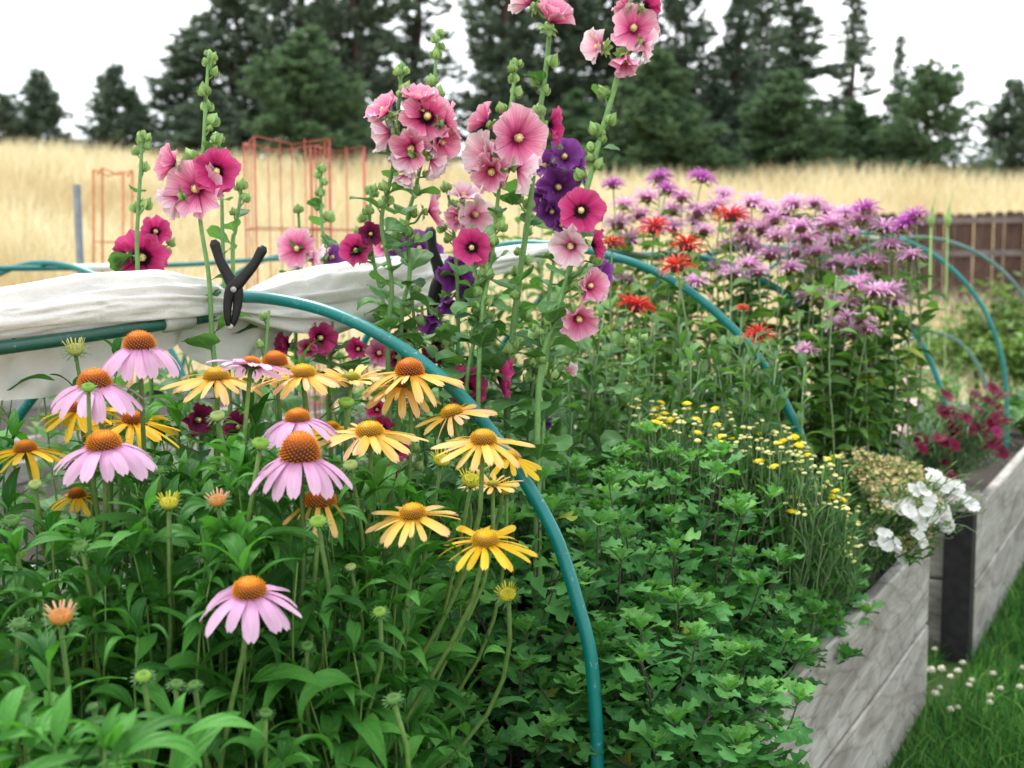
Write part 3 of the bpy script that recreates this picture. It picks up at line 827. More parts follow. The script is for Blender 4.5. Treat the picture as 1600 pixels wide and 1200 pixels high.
# ------------------------------------------------------------------ pines
def pine_proto(seed, H, W, n_br, dens, bare=0.08, taper=1.0, mat=None, sparse=0.0, tuft=0.42):
    rs = random.Random(seed)
    tk = MB(); cr = MB()
    tip = H
    trunk = [V(0.12 * math.sin(k * 1.1 + seed), 0.12 * math.cos(k * 1.7 + seed), H * k / 8) * 1.0 for k in range(9)]
    trunk[0] = V(0, 0, -0.4)
    tk.tube(trunk, 0.018 * H, 0.002 * H, 8)
    for b in range(n_br):
        s = bare + (1 - bare) * ((b + rs.random()) / n_br) ** 0.9
        z = s * H
        prof = (1 - s) ** (0.75 * taper) * (0.8 + 0.2 * min(1, (s - bare) / 0.12))
        L = max(0.25, W * prof * rs.uniform(0.62, 1.18))
        if rs.random() < sparse: L *= 0.45
        az = rs.uniform(0, 2 * math.pi)
        rise = rs.uniform(-0.25, 0.4) + 0.55 * s
        d = V(math.cos(az), math.sin(az), 0)
        i = min(7, int(s * 8)); o = trunk[i].lerp(trunk[i + 1], s * 8 - i); o.z = z
        end = o + d * L + V(0, 0, rise * L)
        mid = o.lerp(end, 0.5) + V(0, 0, -0.07 * L)
        tk.tube([o, mid, end], 0.012 * L + 0.015, 0.008, 4, cap=False)
        nt = max(4, int(dens * 1.55 * L))
        for k in range(nt):
            q = 0.25 + 0.8 * (k + rs.random()) / nt
            p = (o.lerp(mid, q * 2) if q < 0.5 else mid.lerp(end, min(1.05, q * 2 - 1)))
            side = d.cross(V(0, 0, 1)) * rs.uniform(-1, 1) * 0.42 * L * (1.15 - q)
            p = p + side + V(0, 0, rs.uniform(-0.3, 0.3))
            ax = (d * rs.uniform(.2, 1) + side * 0.5 + V(rs.uniform(-.5, .5), rs.uniform(-.5, .5), rs.uniform(0.0, 0.9))).normalized()
            for j in range(7):
                e = (ax + V(rs.gauss(0, .62), rs.gauss(0, .62), rs.gauss(0.1, .5))).normalized() * tuft * rs.uniform(.6, 1.15)
                w = e.cross(V(rs.gauss(0, 1), rs.gauss(0, 1), rs.gauss(0, 1))).normalized() * tuft * 0.17
                cr.add([p - w * 0.6, p + w * 0.6, p + e * 0.6 + w, p + e], [(0, 1, 2, 3)])
    return tk.mesh('trunk', M_BARK), cr.mesh('crown', mat or M_NEEDLE, False)

PROTO = {
 'dense':  (pine_proto(1, 10, 3.0, 125, 8.5, 0.01, 1.0), 10, 3.0),
 'dense2': (pine_proto(5, 10, 2.7, 135, 9.0, 0.01, 0.9, M_NEEDLE2), 10, 2.7),
 'round':  (pine_proto(9, 10, 3.6, 130, 8.0, 0.01, 0.62, M_NEEDLE2), 10, 3.6),
 'tall':   (pine_proto(2, 18, 3.6, 135, 6.0, 0.06, 0.62, None, 0.3, 0.5), 18, 3.6),
 'tall2':  (pine_proto(3, 18, 2.6, 145, 6.0, 0.05, 0.7, None, 0.25, 0.5), 18, 2.6),
 'thin':   (pine_proto(4, 14, 1.5, 80, 6.0, 0.10, 0.75, None, 0.35, 0.45), 14, 1.5),
}
def pine(kind, x, top, w_px, d, label, spin, base_y=None):
    (tk, cr), H, W = PROTO[kind]
    q = at(x, 300, d); z0 = terrain(q.x, q.y) - 0.2
    zt = at(x, top, d).z
    k = (zt - z0) / H; kw = (w_px / 2 / F_PX * d) / (W * 0.7)
    t = thing('pine_tree', label, 'pine tree', (q.x, q.y, z0), 'pines beyond the dry field')
    M = Rz(spin) @ Matrix.Diagonal((kw, kw, k, 1))
    link('trunk', tk, t, M); link('crown', cr, t, M)
TREES = [
 ('dense', 8, 152, 100, 58, 'small dark pine cut by the left edge of the picture'),
 ('dense', 66, 118, 120, 60, 'pointed dark pine second from the left edge'),
 ('dense', 186, 112, 135, 58, 'stand-alone dark pine between open sky gaps at left'),
 ('tall2', 296, 55, 150, 60, 'tall dark pine at the left end of the main tree row'),
 ('tall', 372, -40, 200, 62, 'tall dark pine rising behind the pink hollyhock spire'),
 ('dense2', 478, 58, 190, 48, 'bright green young pine in front of the tall left pines'),
 ('tall', 470, -260, 240, 64, 'very tall pine behind the bright green young pine'),
 ('tall', 560, -200, 200, 62, 'very tall pine left of the pink hollyhock cluster'),
 ('thin', 652, -150, 110, 66, 'very tall thin-crowned pine behind the pink hollyhock cluster'),
 ('tall2', 790, -240, 130, 60, 'very tall pine right of the bright sky gap'),
 ('tall', 860, -260, 230, 62, 'very tall dark pine behind the topmost hollyhocks'),
 ('dense2', 905, 150, 150, 54, 'young green pine low behind the purple hollyhocks'),
 ('tall', 960, -160, 200, 62, 'tall pine behind the right hollyhock spire'),
 ('dense2', 1020, 90, 190, 48, 'broad green young pine right of the hollyhock spire'),
 ('tall', 1065, -60, 130, 63, 'tall dark pine left of the wide sky gap'),
 ('dense', 1120, 120, 130, 60, 'dark pine filling the foot of the sky gap'),
 ('tall2', 1150, -8, 100, 62, 'narrow tall pine right of the wide sky gap'),
 ('tall', 1192, -30, 120, 64, 'tall airy pine in the right group'),
 ('tall2', 1238, 2, 150, 58, 'tall dark pine with spreading limbs in the right group'),
 ('dense2', 1222, 120, 160, 50, 'young green pine in front of the right group'),
 ('dense2', 1146, 242, 45, 47, 'very small bright green pine at the field edge'),
 ('thin', 1325, 8, 85, 62, 'slender airy pine with see-through crown'),
 ('dense2', 1330, 165, 120, 52, 'young green pine below the slender airy pine'),
 ('thin', 1402, 66, 45, 64, 'thin pointed pine top behind the round pine'),
 ('dense', 330, 150, 190, 56, 'dark bushy pine filling the gap under the left tall pines'),
 ('dense', 560, 150, 150, 58, 'dark bushy pine behind the red cages'),
 ('dense', 815, 165, 140, 58, 'dark bushy pine behind the central pink blooms'),
 ('dense2', 1290, 190, 150, 54, 'low bushy pine between the right group and slender pine'),
 ('dense', 1080, 170, 150, 57, 'low dark pine right of the broad young pine'),
 ('round', 1447, 112, 150, 50, 'broad round-topped green pine in the gap at right'),
 ('dense2', 1375, 185, 110, 53, 'low green pine left of the round-topped pine'),
 ('dense', 1578, 132, 125, 54, 'dark green pine nearest the right edge'),
 ('dense2', 1650, 160, 130, 54, 'green pine cut off by the right edge of the picture'),
]
for i, (k, x, ty, w, d, lab) in enumerate(TREES): pine(k, x, ty, w, d, lab, i * 1.37)

# ------------------------------------------------------------------ dry grass field and lawn
def grass_mesh(name, mat, N, sampler, h0, h1, wid, bend, segs=2):
    """sampler -> (x, y, z, scale) arrays"""
    x, y, z, s = sampler(N); n = len(x)
    az = rng.uniform(0, 2 * np.pi, n); h = rng.uniform(h0, h1, n) * s; w = wid * s * rng.uniform(.7, 1.3, n)
    lean = rng.uniform(0, bend, n) * h; la = rng.uniform(0, 2 * np.pi, n)
    dx, dy = np.cos(az) * w, np.sin(az) * w
    lx, ly = np.cos(la) * lean, np.sin(la) * lean
    P = np.empty((n, 5, 3), dtype=np.float32)
    P[:, 0] = np.stack([x - dx, y - dy, z - .01], 1); P[:, 1] = np.stack([x + dx, y + dy, z - .01], 1)
    P[:, 2] = np.stack([x + dx * .8 + lx * .35, y + dy * .8 + ly * .35, z + h * .6], 1); P[:, 3] = np.stack([x - dx * .8 + lx * .35, y - dy * .8 + ly * .35, z + h * .6], 1)
    P[:, 4] = np.stack([x + lx, y + ly, z + h], 1)
    base = (np.arange(n) * 5)[:, None]
    m = bpy.data.meshes.new(name)
    m.vertices.add(n * 5); m.vertices.foreach_set('co', P.ravel())
    loops = np.concatenate([base + np.array([0, 1, 2, 3]), base + np.array([3, 2, 4])], 1).ravel().astype(np.int32)
    m.loops.add(len(loops)); m.loops.foreach_set('vertex_index', loops)
    st = np.stack([np.arange(n) * 7, np.arange(n) * 7 + 4], 1).ravel().astype(np.int32)
    m.polygons.add(n * 2); m.polygons.foreach_set('loop_start', st)
    m.materials.append(mat); m.update(calc_edges=True); m.validate()
    return struct(name, m, 'stuff')

TV = np.vectorize(terrain)
def field_sampler(N):
    d = 6.3 + (rng.random(N) ** 1.25) * 46
    l = rng.uniform(-0.52, 0.52, N)
    k = np.clip((l + .4) / .75, 0, 1); keep = d > (6.3 + 3.2 * k)
    d, l = d[keep], l[keep]
    x = HF.x * d + RGT.x * l * d; y = HF.y * d + RGT.y * l * d
    inb = ~((x > -7.3) & (x < -0.6) & (y < 8.8))
    x, y, d = x[inb], y[inb], d[inb]
    return x, y, TV(x, y), 0.75 + d / 30
grass_mesh('dry_grass', M_DRY, 90000, field_sampler, 0.3, 0.62, 0.0075, 0.8)
def lawn_sampler(N):
    x = rng.uniform(-0.72, 1.9, N); y = 2.6 + rng.random(N) ** 1.3 * 6.4
    inb = x > np.where(y < 4.2, -0.70, -0.64)
    x, y = x[inb], y[inb]
    return x, y, np.full(len(x), .006), rng.uniform(.6, 1.2, len(x)) * np.where(x < -0.6, .75, 1.0)
grass_mesh('lawn_grass', M_GRASS, 90000, lawn_sampler, 0.035, 0.11, 0.0026, 1.4)
def gap_sampler(N):
    x = rng.uniform(-2.4, -0.74, N); y = rng.uniform(4.18, 4.74, N)
    return x, y, np.full(N, .006), rng.uniform(.6, 1.1, N)
grass_mesh('gap_grass', M_GRASS, 9000, gap_sampler, 0.03, 0.09, 0.0022, 1.0)
def back_sampler(N):
    x = rng.uniform(-2.6, 2.5, N); y = rng.uniform(8.6, 12.5, N)
    return x, y, TV(x, y), rng.uniform(.6, 1.2, N)
grass_mesh('straw_grass', M_DRY, 9000, back_sampler, 0.08, 0.25, 0.004, 1.0)

# white clover heads in the lawn
mb = MB()
for k in range(26):
    a = k * 2.4; zz = k / 26; r = math.sqrt(max(0.02, 1 - (zz * 1.5 - .5) ** 2)) * .009
    p = V(r * math.cos(a), r * math.sin(a), .008 + .012 * zz); d = V(math.cos(a), math.sin(a), .8 * zz - .1).normalized() * .006
    w = d.cross(V(0, 0, 1)).normalized() * .0022
    mb.add([p - w, p + w, p + d + w * .6, p + d - w * .6], [(0, 1, 2, 3)])
mb.lathe([(0, .006), (.007, .009), (.008, .014), (.004, .019), (0, .02)], 7)
CLOVER = mb.mesh('head', plain_mat('white clover', (0.72, 0.68, 0.55), 0.7, .2, .1, 40, tr=.2))
mb = MB(); mb.tube([(0, 0, -.07), (.004, 0, -.03), (0, 0, .008)], .0012, .001, 5); CLSTEM = mb.mesh('stem', M_STEM)
for (x, y) in [(1460, 1010), (1455, 1040), (1498, 1053), (1498, 1062), (1490, 1070), (1507, 1072), (1524, 1072), (1545, 1072), (1544, 1076), (1565, 1097), (1547, 1097), (1489, 1097), (1501, 1098), (1465, 1063), (1456, 1085), (1598, 1050), (1597, 1068), (1472, 1098)]:
    x += U(-8, 8); y += U(-22, 14); r = ray(x, y); p = CAM + r * ((0.08 - CAM_H) / r.z)
    t = thing('clover', 'small white clover head in the lawn beside the raised bed', 'clover', (p.x, p.y, .075), 'white clover in the lawn')
    share('clover', t, p); k = U(.75, 1.1); link('head', CLOVER, t, Rx(U(-.3, .3)) @ S(k)); link('stem', CLSTEM, t, S(k))

# ------------------------------------------------------------------ leaf and petal shapes (base at origin, pointing +X, face +Z)
def blade(L, wfun, nu=9, nv=4, fold=0.25, a0=0.25, droop=1.1, pw=1.3, ruf=0.0, fwd=0.0, tip=None, twist=0.0, seed=0, flute=0.0):
    cx, cz, pts = 0.0, 0.0, []
    cl = []
    for i in range(nu + 1):
        u = i / nu
        cl.append((cx, cz))
        ang = a0 - droop * ((i + .5) / nu) ** pw
        cx += math.cos(ang) * L / nu; cz += math.sin(ang) * L / nu
    v, uv, f = [], [], []
    for i in range(nu + 1):
        u = i / nu; w = wfun(u) * L
        ang = a0 - droop * u ** pw
        nx, nz = -math.sin(ang), math.cos(ang)
        tx, tz = math.cos(ang), math.sin(ang)
        for j in range(nv + 1):
            s = j / nv * 2 - 1
            h = fold * abs(s) * w + ruf * L * math.sin(u * 11 + s * 2 + seed) * abs(s) + flute * L * math.cos(s * math.pi * 1.5) * min(1, u * 3)
            fx = fwd * s * s * w + (tip[j] * L if tip and i == nu else 0)
            y = s * w
            tw = twist * u
            h2 = h + y * math.sin(tw); y2 = y * math.cos(tw)
            v.append((cl[i][0] + nx * h2 + tx * fx, y2, cl[i][1] + nz * h2 + tz * fx))
            uv.append((u, j / nv))
    for i in range(nu):
        for j in range(nv):
            a = i * (nv + 1) + j
            f.append((a, a + nv + 1, a + nv + 2, a + 1))
    return v, f, uv

def mk(arr, name, mat):
    mb = MB(); mb.add(arr[0], arr[1], arr[2]); return mb.mesh(name, mat)

def tab(us, ws):
    return lambda u: float(np.interp(u, us, ws))
lance = tab([0, .06, .16, .32, .5, .7, .88, 1], [.008, .01, .075, .125, .122, .078, .03, .002])
narrow = tab([0, .08, .25, .5, .75, 1], [.01, .03, .075, .085, .055, .002])
ovate = tab([0, .08, .15, .3, .5, .75, .92, 1], [.01, .012, .14, .23, .22, .13, .05, .003])
lobed = tab([0, .1, .2, .27, .33, .39, .46, .52, .60, .67, .73, .79, .85, .92, .97, 1],
            [.012, .016, .03, .14, .25, .20, .11, .24, .38, .37, .20, .15, .27, .26, .2, .09])
palm = tab([0, .12, .22, .26, .34, .42, .5, .58, .66, .74, .82, .9, .96, 1],
           [.015, .018, .03, .26, .40, .46, .42, .48, .40, .32, .34, .22, .1, .02])

LEAF = {}
def reg(key, arrs, mat, name='leaf'):
    LEAF[key] = [(mk(a, name, mat), a) for a in arrs]
reg('cone', [blade(1, lance, 10, 4, f_, a, d, 1.4, r_, 0, None, tw, sd) for f_, a, d, r_, tw, sd in
    ((.3, .5, 1.5, .008, .2, 0), (.22, .3, 1.9, .012, -.3, 2), (.35, .65, 2.3, .006, .4, 4), (.15, .2, .9, .012, -.2, 1), (.3, .4, 1.2, .015, .5, 3), (.4, .75, 2.8, .01, -.4, 5))], M_CONELEAF)
CH = [blade(1, lobed, 15, 2, f_, a, d, 1.3, 0.02, .28, None, tw, sd) for f_, a, d, tw, sd in
    ((.15, .3, .9, .2, 0), (.3, .5, 1.3, -.3, 1), (.05, .15, .5, .3, 2), (.22, .4, 1.7, 0, 3), (.4, .6, .8, -.2, 4))]
reg('chrys', CH, M_CHRYS)
reg('chrys_yellow', CH[:2], M_YELLOWLEAF)
reg('chrys_young', [blade(1, lobed, 15, 2, f_, a, d, 1.3, 0.02, .28, None, tw, sd) for f_, a, d, tw, sd in
    ((.3, .5, .7, .2, 0), (.4, .4, 1.0, -.3, 1), (.2, .6, .8, .2, 2))], M_CHRYS_Y)
reg('holly', [blade(1, palm, 13, 4, f_, a, d, 1.2, .03, .12, None, tw, sd) for f_, a, d, tw, sd in
    ((.15, .4, 1.1, .2, 0), (.3, .3, 1.6, -.3, 2), (.05, .5, .8, .3, 4))], M_HOLLYLEAF)
reg('balm', [blade(1, ovate, 7, 2, f_, a, d, 1.3, .01, 0, None, tw, sd) for f_, a, d, tw, sd in
    ((.2, .3, 1.1, .2, 0), (.3, .5, 1.6, -.3, 2), (.1, .1, .9, .3, 4), (.3, .7, 2.0, 0, 1))], M_BALMLEAF)
reg('sage', [blade(1, lance, 8, 2, .25, a, d, 1.3, .012, 0, None, tw, k) for k, (a, d, tw) in
    enumerate(((.5, 1.0, .2), (.7, 1.5, -.3), (.3, 1.2, .3), (.9, 1.9, -.2)))], M_SAGE)
reg('yellowleaf', [LEAF['balm'][0][1], LEAF['balm'][3][1]], M_YELLOWLEAF)
reg('shrub', [LEAF['balm'][k][1] for k in range(3)], M_SHRUB)

def leaf_item(key, p, az, el, size, roll=0.0):
    me, arr = random.choice(LEAF[key])
    return (me, arr, leaf_M(p, az, el, roll, size))

# petals
pw_ = tab([0, .1, .35, .65, .88, 1], [.08, .11, .155, .17, .145, .10])
pn_ = tab([0, .1, .35, .65, .88, 1], [.055, .07, .09, .105, .095, .06])
TIP = [-.05, .015, -.035, .015, -.05]
PET = {}
def regp(key, mat, wf, params):
    PET[key] = [mk(blade(1, wf, 8, 4, f_, a, d, p, .004, 0, TIP, tw, k, .012), 'petal', mat) for k, (f_, a, d, p, tw) in enumerate(params)]
regp('purple', M_PURPLE, pw_, [(-.1, .1, .75, 1.0, .1), (-.15, .0, .6, .9, -.25), (-.05, .15, 1.0, 1.0, .3), (-.2, .05, .8, 1.2, 0), (.05, .2, 1.0, .8, -.2)])
regp('yellow', M_YELLOW, pn_, [(-.1, .1, .35, 1, .15), (.1, .05, .5, 1.2, -.35), (-.15, .15, .3, 1, .3), (.2, .1, .6, 1.4, -.15), (0, .0, .25, 1, .5)])
regp('gold', M_GOLD, pn_, [(-.1, .15, .35, 1, .15), (.1, .1, .5, 1.2, -.35), (-.15, .15, .3, 1, .3), (.2, .1, .6, 1.4, -.15)])

def cone_mesh(r, h, tip, mid, low, n=230, spike=0.16, green=0.0, seed=0):
    """dome of spiky florets over a ring of green bracts; radius r at the rim (z = 0)"""
    rs = random.Random(seed); mb = MB()
    prof = [(r * .55, -h * .25), (r * .93, -h * .08), (r, h * .12), (r * .93, h * .42), (r * .72, h * .72), (r * .42, h * .9), (0.001, h * .97)]
    h0 = h; mb.lathe(prof, 16, 0, [low, low, low, low, tuple(lerp(np.array(low), np.array(mid), .4)), mid, mid])
    for i in range(n):
        t = (i + .5) / n
        ph = math.acos(1 - t * 1.08) if t * 1.08 < 2 else 0
        a = i * 2.399963
        ph = min(ph, 1.65)
        st, ct = math.sin(ph), math.cos(ph)
        p = V(r * st * math.cos(a), r * st * math.sin(a), h * max(ct, -0.05) * .95)
        d = V(st * math.cos(a) / r, st * math.sin(a) / r, ct / h + 0.25 / h).normalized()
        L = r * spike * rs.uniform(.8, 1.25) * (0.65 + 0.5 * min(1, t * 2))
        w = r * .055
        e1 = d.cross(V(0, 0, 1)); e1 = e1.normalized() if e1.length > .01 else V(1, 0, 0); e2 = d.cross(e1)
        tc = tip if t > green else (0.35, 0.42, 0.06)
        base_c = lerp(np.array(low), np.array(mid), 0.25 + 0.6 * (1 - t))
        mb.add([p + e1 * w, p + e2 * w, p - e1 * w, p - e2 * w, p + d * L + e1 * w * .35, p + d * L - e1 * w * .35],
               [(0, 1, 4), (1, 2, 5, 4), (2, 3, 5), (3, 0, 4, 5)], None, 0, [tuple(base_c)] * 4 + [tc] * 2)
    for i in range(26):
        a = i * 2.4; k = i % 3
        b = blade(r * (.75 if k else .55), narrow, 4, 2, .2, -.2 - .4 * k, .9, 1)
        M = Rz(a) @ T((r * .45, 0, -h * .12 - r * .1 * k))
        mb.add([M @ Vector(q) for q in b[0]], b[1], b[2], 1)
    mb.lathe([(r * .12, -h * .75), (r * .3, -h * .5), (r * .62, -h * .2)], 10, 1)
    return mb.mesh('flower_head', [M_CONE, M_BRACT], False, True)
CONES = {
 'orange': [cone_mesh(1, 1.1, (0.97, 0.33, 0.012), (0.8, 0.2, 0.01), (0.09, 0.025, 0.008), seed=1),
            cone_mesh(1, .95, (0.97, 0.38, 0.015), (0.82, 0.24, 0.01), (0.10, 0.03, 0.008), seed=2)],
 'tall':   [cone_mesh(1, 1.45, (0.95, 0.32, 0.012), (0.74, 0.18, 0.01), (0.08, 0.022, 0.008), 260, seed=3)],
 'yellow': [cone_mesh(1, .95, (0.92, 0.52, 0.015), (0.74, 0.36, 0.012), (0.13, 0.06, 0.01), seed=4),
            cone_mesh(1, .85, (0.93, 0.56, 0.02), (0.78, 0.42, 0.015), (0.15, 0.08, 0.012), seed=5)],
 'green':  [cone_mesh(1, .8, (0.6, 0.5, 0.04), (0.32, 0.34, 0.03), (0.1, 0.12, 0.02), seed=6)],
}
def bud_mesh(kind, seed):
    rs = random.Random(seed); mb = MB()
    fl = {'green': ((.2, .36, .05), (.3, .45, .07), .0), 'tight': ((.1, .22, .05), (.14, .26, .06), .0), 'yellow': ((.45, .42, .03), (.62, .55, .05), .62),
          'pink': ((.5, .2, .03), (.8, .5, .25), .6), 'pale': ((.33, .42, .14), (.5, .56, .25), .12), 'spike': ((.3, .36, .08), (.72, .66, .28), .75)}[kind]
    c1, c2, pl = fl
    mb.lathe([(.35, -.55), (.8, -.3), (1, .05), (.95, .3), (.7, .5), (.45, .5), (.25, .38), (.001, .36)], 14, 0, [c1] * 8)
    for i in range(110):
        t = (i + .5) / 110; a = i * 2.4; rr = math.sqrt(t) * .95
        p = V(rr * math.cos(a), rr * math.sin(a), .42 + .12 * math.sin(math.pi * rr) - .25 * rr ** 4)
        d = V(math.cos(a) * rr * .7, math.sin(a) * rr * .7, 1).normalized(); w = .06; L = .16
        e1 = d.orthogonal().normalized(); e2 = d.cross(e1)
        mb.add([p + e1 * w, p + e2 * w, p - e1 * w, p - e2 * w, p + d * L], [(0, 1, 4), (1, 2, 4), (2, 3, 4), (3, 0, 4)], None, 0, [c1] * 4 + [c2])
    n = 40
    for i in range(n):
        a = i * 2.4; lay = i / n
        b = blade(rs.uniform(.65, 1.0), narrow, 4, 2, .2, 1.0 - 1.5 * lay, 1.5 * (1 - lay) - .1, 1)
        M = Rz(a) @ T((.85, 0, .05 - .5 * lay))
        mb.add([M @ Vector(q) for q in b[0]], b[1], b[2], 1)
    if pl:
        for i in range(17):
            a = i * 2 * math.pi / 17 + rs.uniform(-.1, .1)
            el = rs.uniform(.75, 1.3) if kind != 'spike' else rs.uniform(1.2, 1.5)
            b = blade(pl * rs.uniform(1.1, 1.7), tab([0, .5, 1], [.07, .1, .06]), 4, 2, .5, el, .2, 1)
            M = Rz(a) @ T((.85, 0, .25))
            mb.add([M @ Vector(q) for q in b[0]], b[1], b[2], 0, [tuple(lerp(np.array(c1 if kind != 'pink' else (.7, .35, .35)), np.array(c2), q[0])) for q in b[2]])
    mb.lathe([(.14, -1.0), (.3, -.7), (.7, -.4)], 10, 1)
    return mb.mesh('flower_bud', [M_CONE, M_BRACT], False, True)
BUDS = {k: bud_mesh(k, i) for i, k in enumerate(('green', 'tight', 'yellow', 'pink', 'pale', 'spike'))}

# ------------------------------------------------------------------ coneflowers
IN = lambda p: V(min(max(p.x, BX0 + .12), BX1 - .1), min(max(p.y, 0.36), 4.05), SOIL - .03)
def stem_path(base, top, head_dir, n=9, wob=0.015):
    L = (top - base).length
    c1 = base + V(0, 0, .4 * L); c2 = top - Vector(head_dir).normalized() * (.4 * L)
    ph = U(0, 6)
    out = []
    for i in range(n + 1):
        t = i / n
        p = base * (1 - t) ** 3 + 3 * c1 * t * (1 - t) ** 2 + 3 * c2 * t * t * (1 - t) + top * t ** 3
        out.append(p + V(math.sin(ph + t * 7), math.cos(ph + t * 5), 0) * wob * math.sin(math.pi * t))
    return out

def stem_root(x, y, d, lean, drop_d=0.04):
    """follow the stem's lean in the photo down to the soil"""
    h = at(x, y, d)
    for k in range(60):
        yy = y + k * 25
        p = at(x + lean * (yy - y), yy, d + drop_d * k * 25 / 500)
        if p.z < SOIL: break
    return h, IN(p)

def add_leaves(t, base, path, key, n, s0, s1, lo=.1, hi=.8, el=(.0, .6), size_taper=.5, az0=None, az_facing=None):
    items = []; az = U(0, 6.28)
    for k in range(n):
        q = lo + (hi - lo) * (k + U(.1, .9)) / n
        i = min(len(path) - 2, int(q * (len(path) - 1))); p = path[i].lerp(path[i + 1], q * (len(path) - 1) - i)
        az += 2.4 + U(-.5, .5)
        items.append(leaf_item(key, p, az, U(*el), U(s0, s1) * lerp(1, size_taper, q), U(-.35, .35)))
    emit(t, items, 'leaf', base)

def coneflower(kind, x, y, cone_w, petal_len, d, lean, label, npet=15, cone='orange', tilt=(0, 0), droop=0.0, leaves=5, group=None, gaps=()):
    """(x, y): middle of the cone's rim; widths in photo pixels"""
    r = cone_w / 2 / F_PX * d * .9
    head, root = stem_root(x, y, d, lean)
    hd = (V(0, 0, 1) - FWD * 0.10 + RGT * tilt[0] - FWD * tilt[1]).normalized()
    name = {'purple': 'purple_coneflower', 'yellow': 'yellow_coneflower', 'gold': 'yellow_coneflower'}[kind]
    t = thing(name, label, 'coneflower', root, group)
    hm = random.choice(CONES[cone]); 
    HM = T(head) @ aim(hd, U(0, 6.28)) @ S(r)
    hp = link('flower_head', hm, t, T(-root) @ HM)
    L = petal_len / F_PX * d / r
    for k in range(npet):
        if k in gaps: continue
        a = 2 * math.pi * (k + U(-.22, .22)) / npet
        el = -droop + (U(-.13, .13) if kind == 'purple' else U(-.2, .26))
        M = Rz(a) @ T((.86, 0, -.05)) @ Ry(-el) @ Rx(U(-.25, .25) if kind == 'purple' else U(-.55, .55)) @ S(L * (U(.88, 1.08) if kind == 'purple' else U(.7, 1.1)))
        link('petal', random.choice(PET[kind]), hp, M)
    path = stem_path(root, head - hd * r * .5, hd)
    mb = MB(); mb.tube([p - root for p in path], .0048, .0034, 8); link('stem', mb.mesh('stem', M_STEM), t)
    add_leaves(t, root, path, 'cone', leaves, .10, .15, .12, .62)
    return t

CF = [  # kind x y conew petal d lean label npet cone tilt droop
 ('purple', 218, 541, 50, 62, 1.85, -.09, 'topmost lilac coneflower overlapping the white roll', 15, 'orange', (0, .0), .62),
 ('purple', 148, 601, 52, 66, 1.80, .02, 'lilac coneflower directly behind a small green bud at left', 16, 'orange', (-.05, .0), .52),
 ('purple', 162, 696, 55, 70, 1.70, -.10, 'lilac coneflower below the left pair with flat drooping rays', 15, 'orange', (-.04, .05), .50),
 ('purple', 469, 714, 64, 74, 1.70, -.12, 'large lilac coneflower with the tallest orange cone', 17, 'tall', (.02, .0), .62),
 ('purple', 465, 655, 40, 58, 1.85, -.05, 'small lilac coneflower just behind the tall-coned one', 15, 'orange', (-.03, 0), .50),
 ('purple', 390, 925, 54, 74, 1.55, -.22, 'lowest lilac coneflower standing alone over the leaves', 14, 'orange', (.02, .12), .42),
 ('purple', 392, 572, 36, 52, 1.90, -.14, 'pink coneflower seen from below its rays near the clamp', 15, 'orange', (.1, -.35), .02),
 ('yellow', 338, 590, 42, 66, 2.0, 0, 'pale yellow coneflower left of the pink one seen from below', 17, 'yellow', (0, 0), .22),
 ('yellow', 430, 568, 40, 48, 2.05, 0, 'yellow coneflower with orange cone hidden behind pink rays', 14, 'orange', (0, 0), .5),
 ('yellow', 473, 585, 42, 64, 1.98, 0, 'yellow coneflower with dark-lined cone right of the clamp stem', 17, 'yellow', (0, 0), .3),
 ('yellow', 640, 582, 46, 70, 2.12, -.16, 'yellow coneflower half covered by the big hoop', 16, 'orange', (0, 0), .3),
 ('yellow', 628, 602, 28, 58, 2.14, -.12, 'yellow coneflower with twisted rays below the hoop', 15, 'yellow', (.1, .05), .4),
 ('yellow', 706, 646, 36, 54, 2.08, -.12, 'yellow coneflower touching the left side of the hoop', 14, 'yellow', (-.25, .05), .25),
 ('yellow', 577, 676, 46, 72, 1.85, -.20, 'wide yellow coneflower right of the tall orange cone', 17, 'yellow', (-.04, .02), .22),
 ('yellow', 755, 689, 43, 66, 1.80, -.28, 'yellow coneflower in front of the hoop', 16, 'yellow', (.05, .05), .28),
 ('yellow', 645, 805, 44, 68, 1.75, -.32, 'yellow coneflower in the middle with long flat rays', 17, 'yellow', (-.06, .06), .22),
 ('gold', 758, 845, 44, 68, 1.72, -.50, 'bright golden coneflower lowest and nearest the hoop', 14, 'yellow', (.02, .2), .18),
 ('gold', 207, 658, 34, 76, 1.95, 0, 'golden coneflower behind the stem of the topmost lilac one', 15, 'orange', (.12, .05), .22),
 ('gold', 124, 640, 34, 64, 1.95, .05, 'golden coneflower mostly hidden under the left lilac one', 14, 'orange', (-.1, 0), .35),
 ('gold', 40, 703, 36, 62, 1.85, .15, 'golden coneflower at the left edge with a red cone', 14, 'orange', (-.05, 0), .35),
 ('gold', 796, 715, 30, 50, 2.1, -.3, 'yellow coneflower peeking out behind the hoop at right', 14, 'yellow', (.2, .0), .3),
 ('gold', 120, 775, 28, 40, 2.0, 0, 'deep orange coneflower buried low among the left leaves', 12, 'orange', (0, 0), .4),
 ('yellow', 500, 785, 52, 50, 1.72, -.1, 'withering coneflower with few hanging orange rays', 12, 'orange', (0, 0), .85),
 ('yellow', 770, 758, 20, 44, 1.98, -.25, 'small ragged yellow coneflower beside the hoop', 14, 'green', (.0, 0), -.15),
 ('yellow', 548, 592, 30, 44, 2.05, -.05, 'half-open yellow coneflower with upturned rays behind the middle row', 18, 'green', (0, 0), -.25),
 ('gold', 518, 668, 24, 56, 2.0, 0, 'golden coneflower behind the wide yellow one', 12, 'yellow', (0, 0), .2),
]
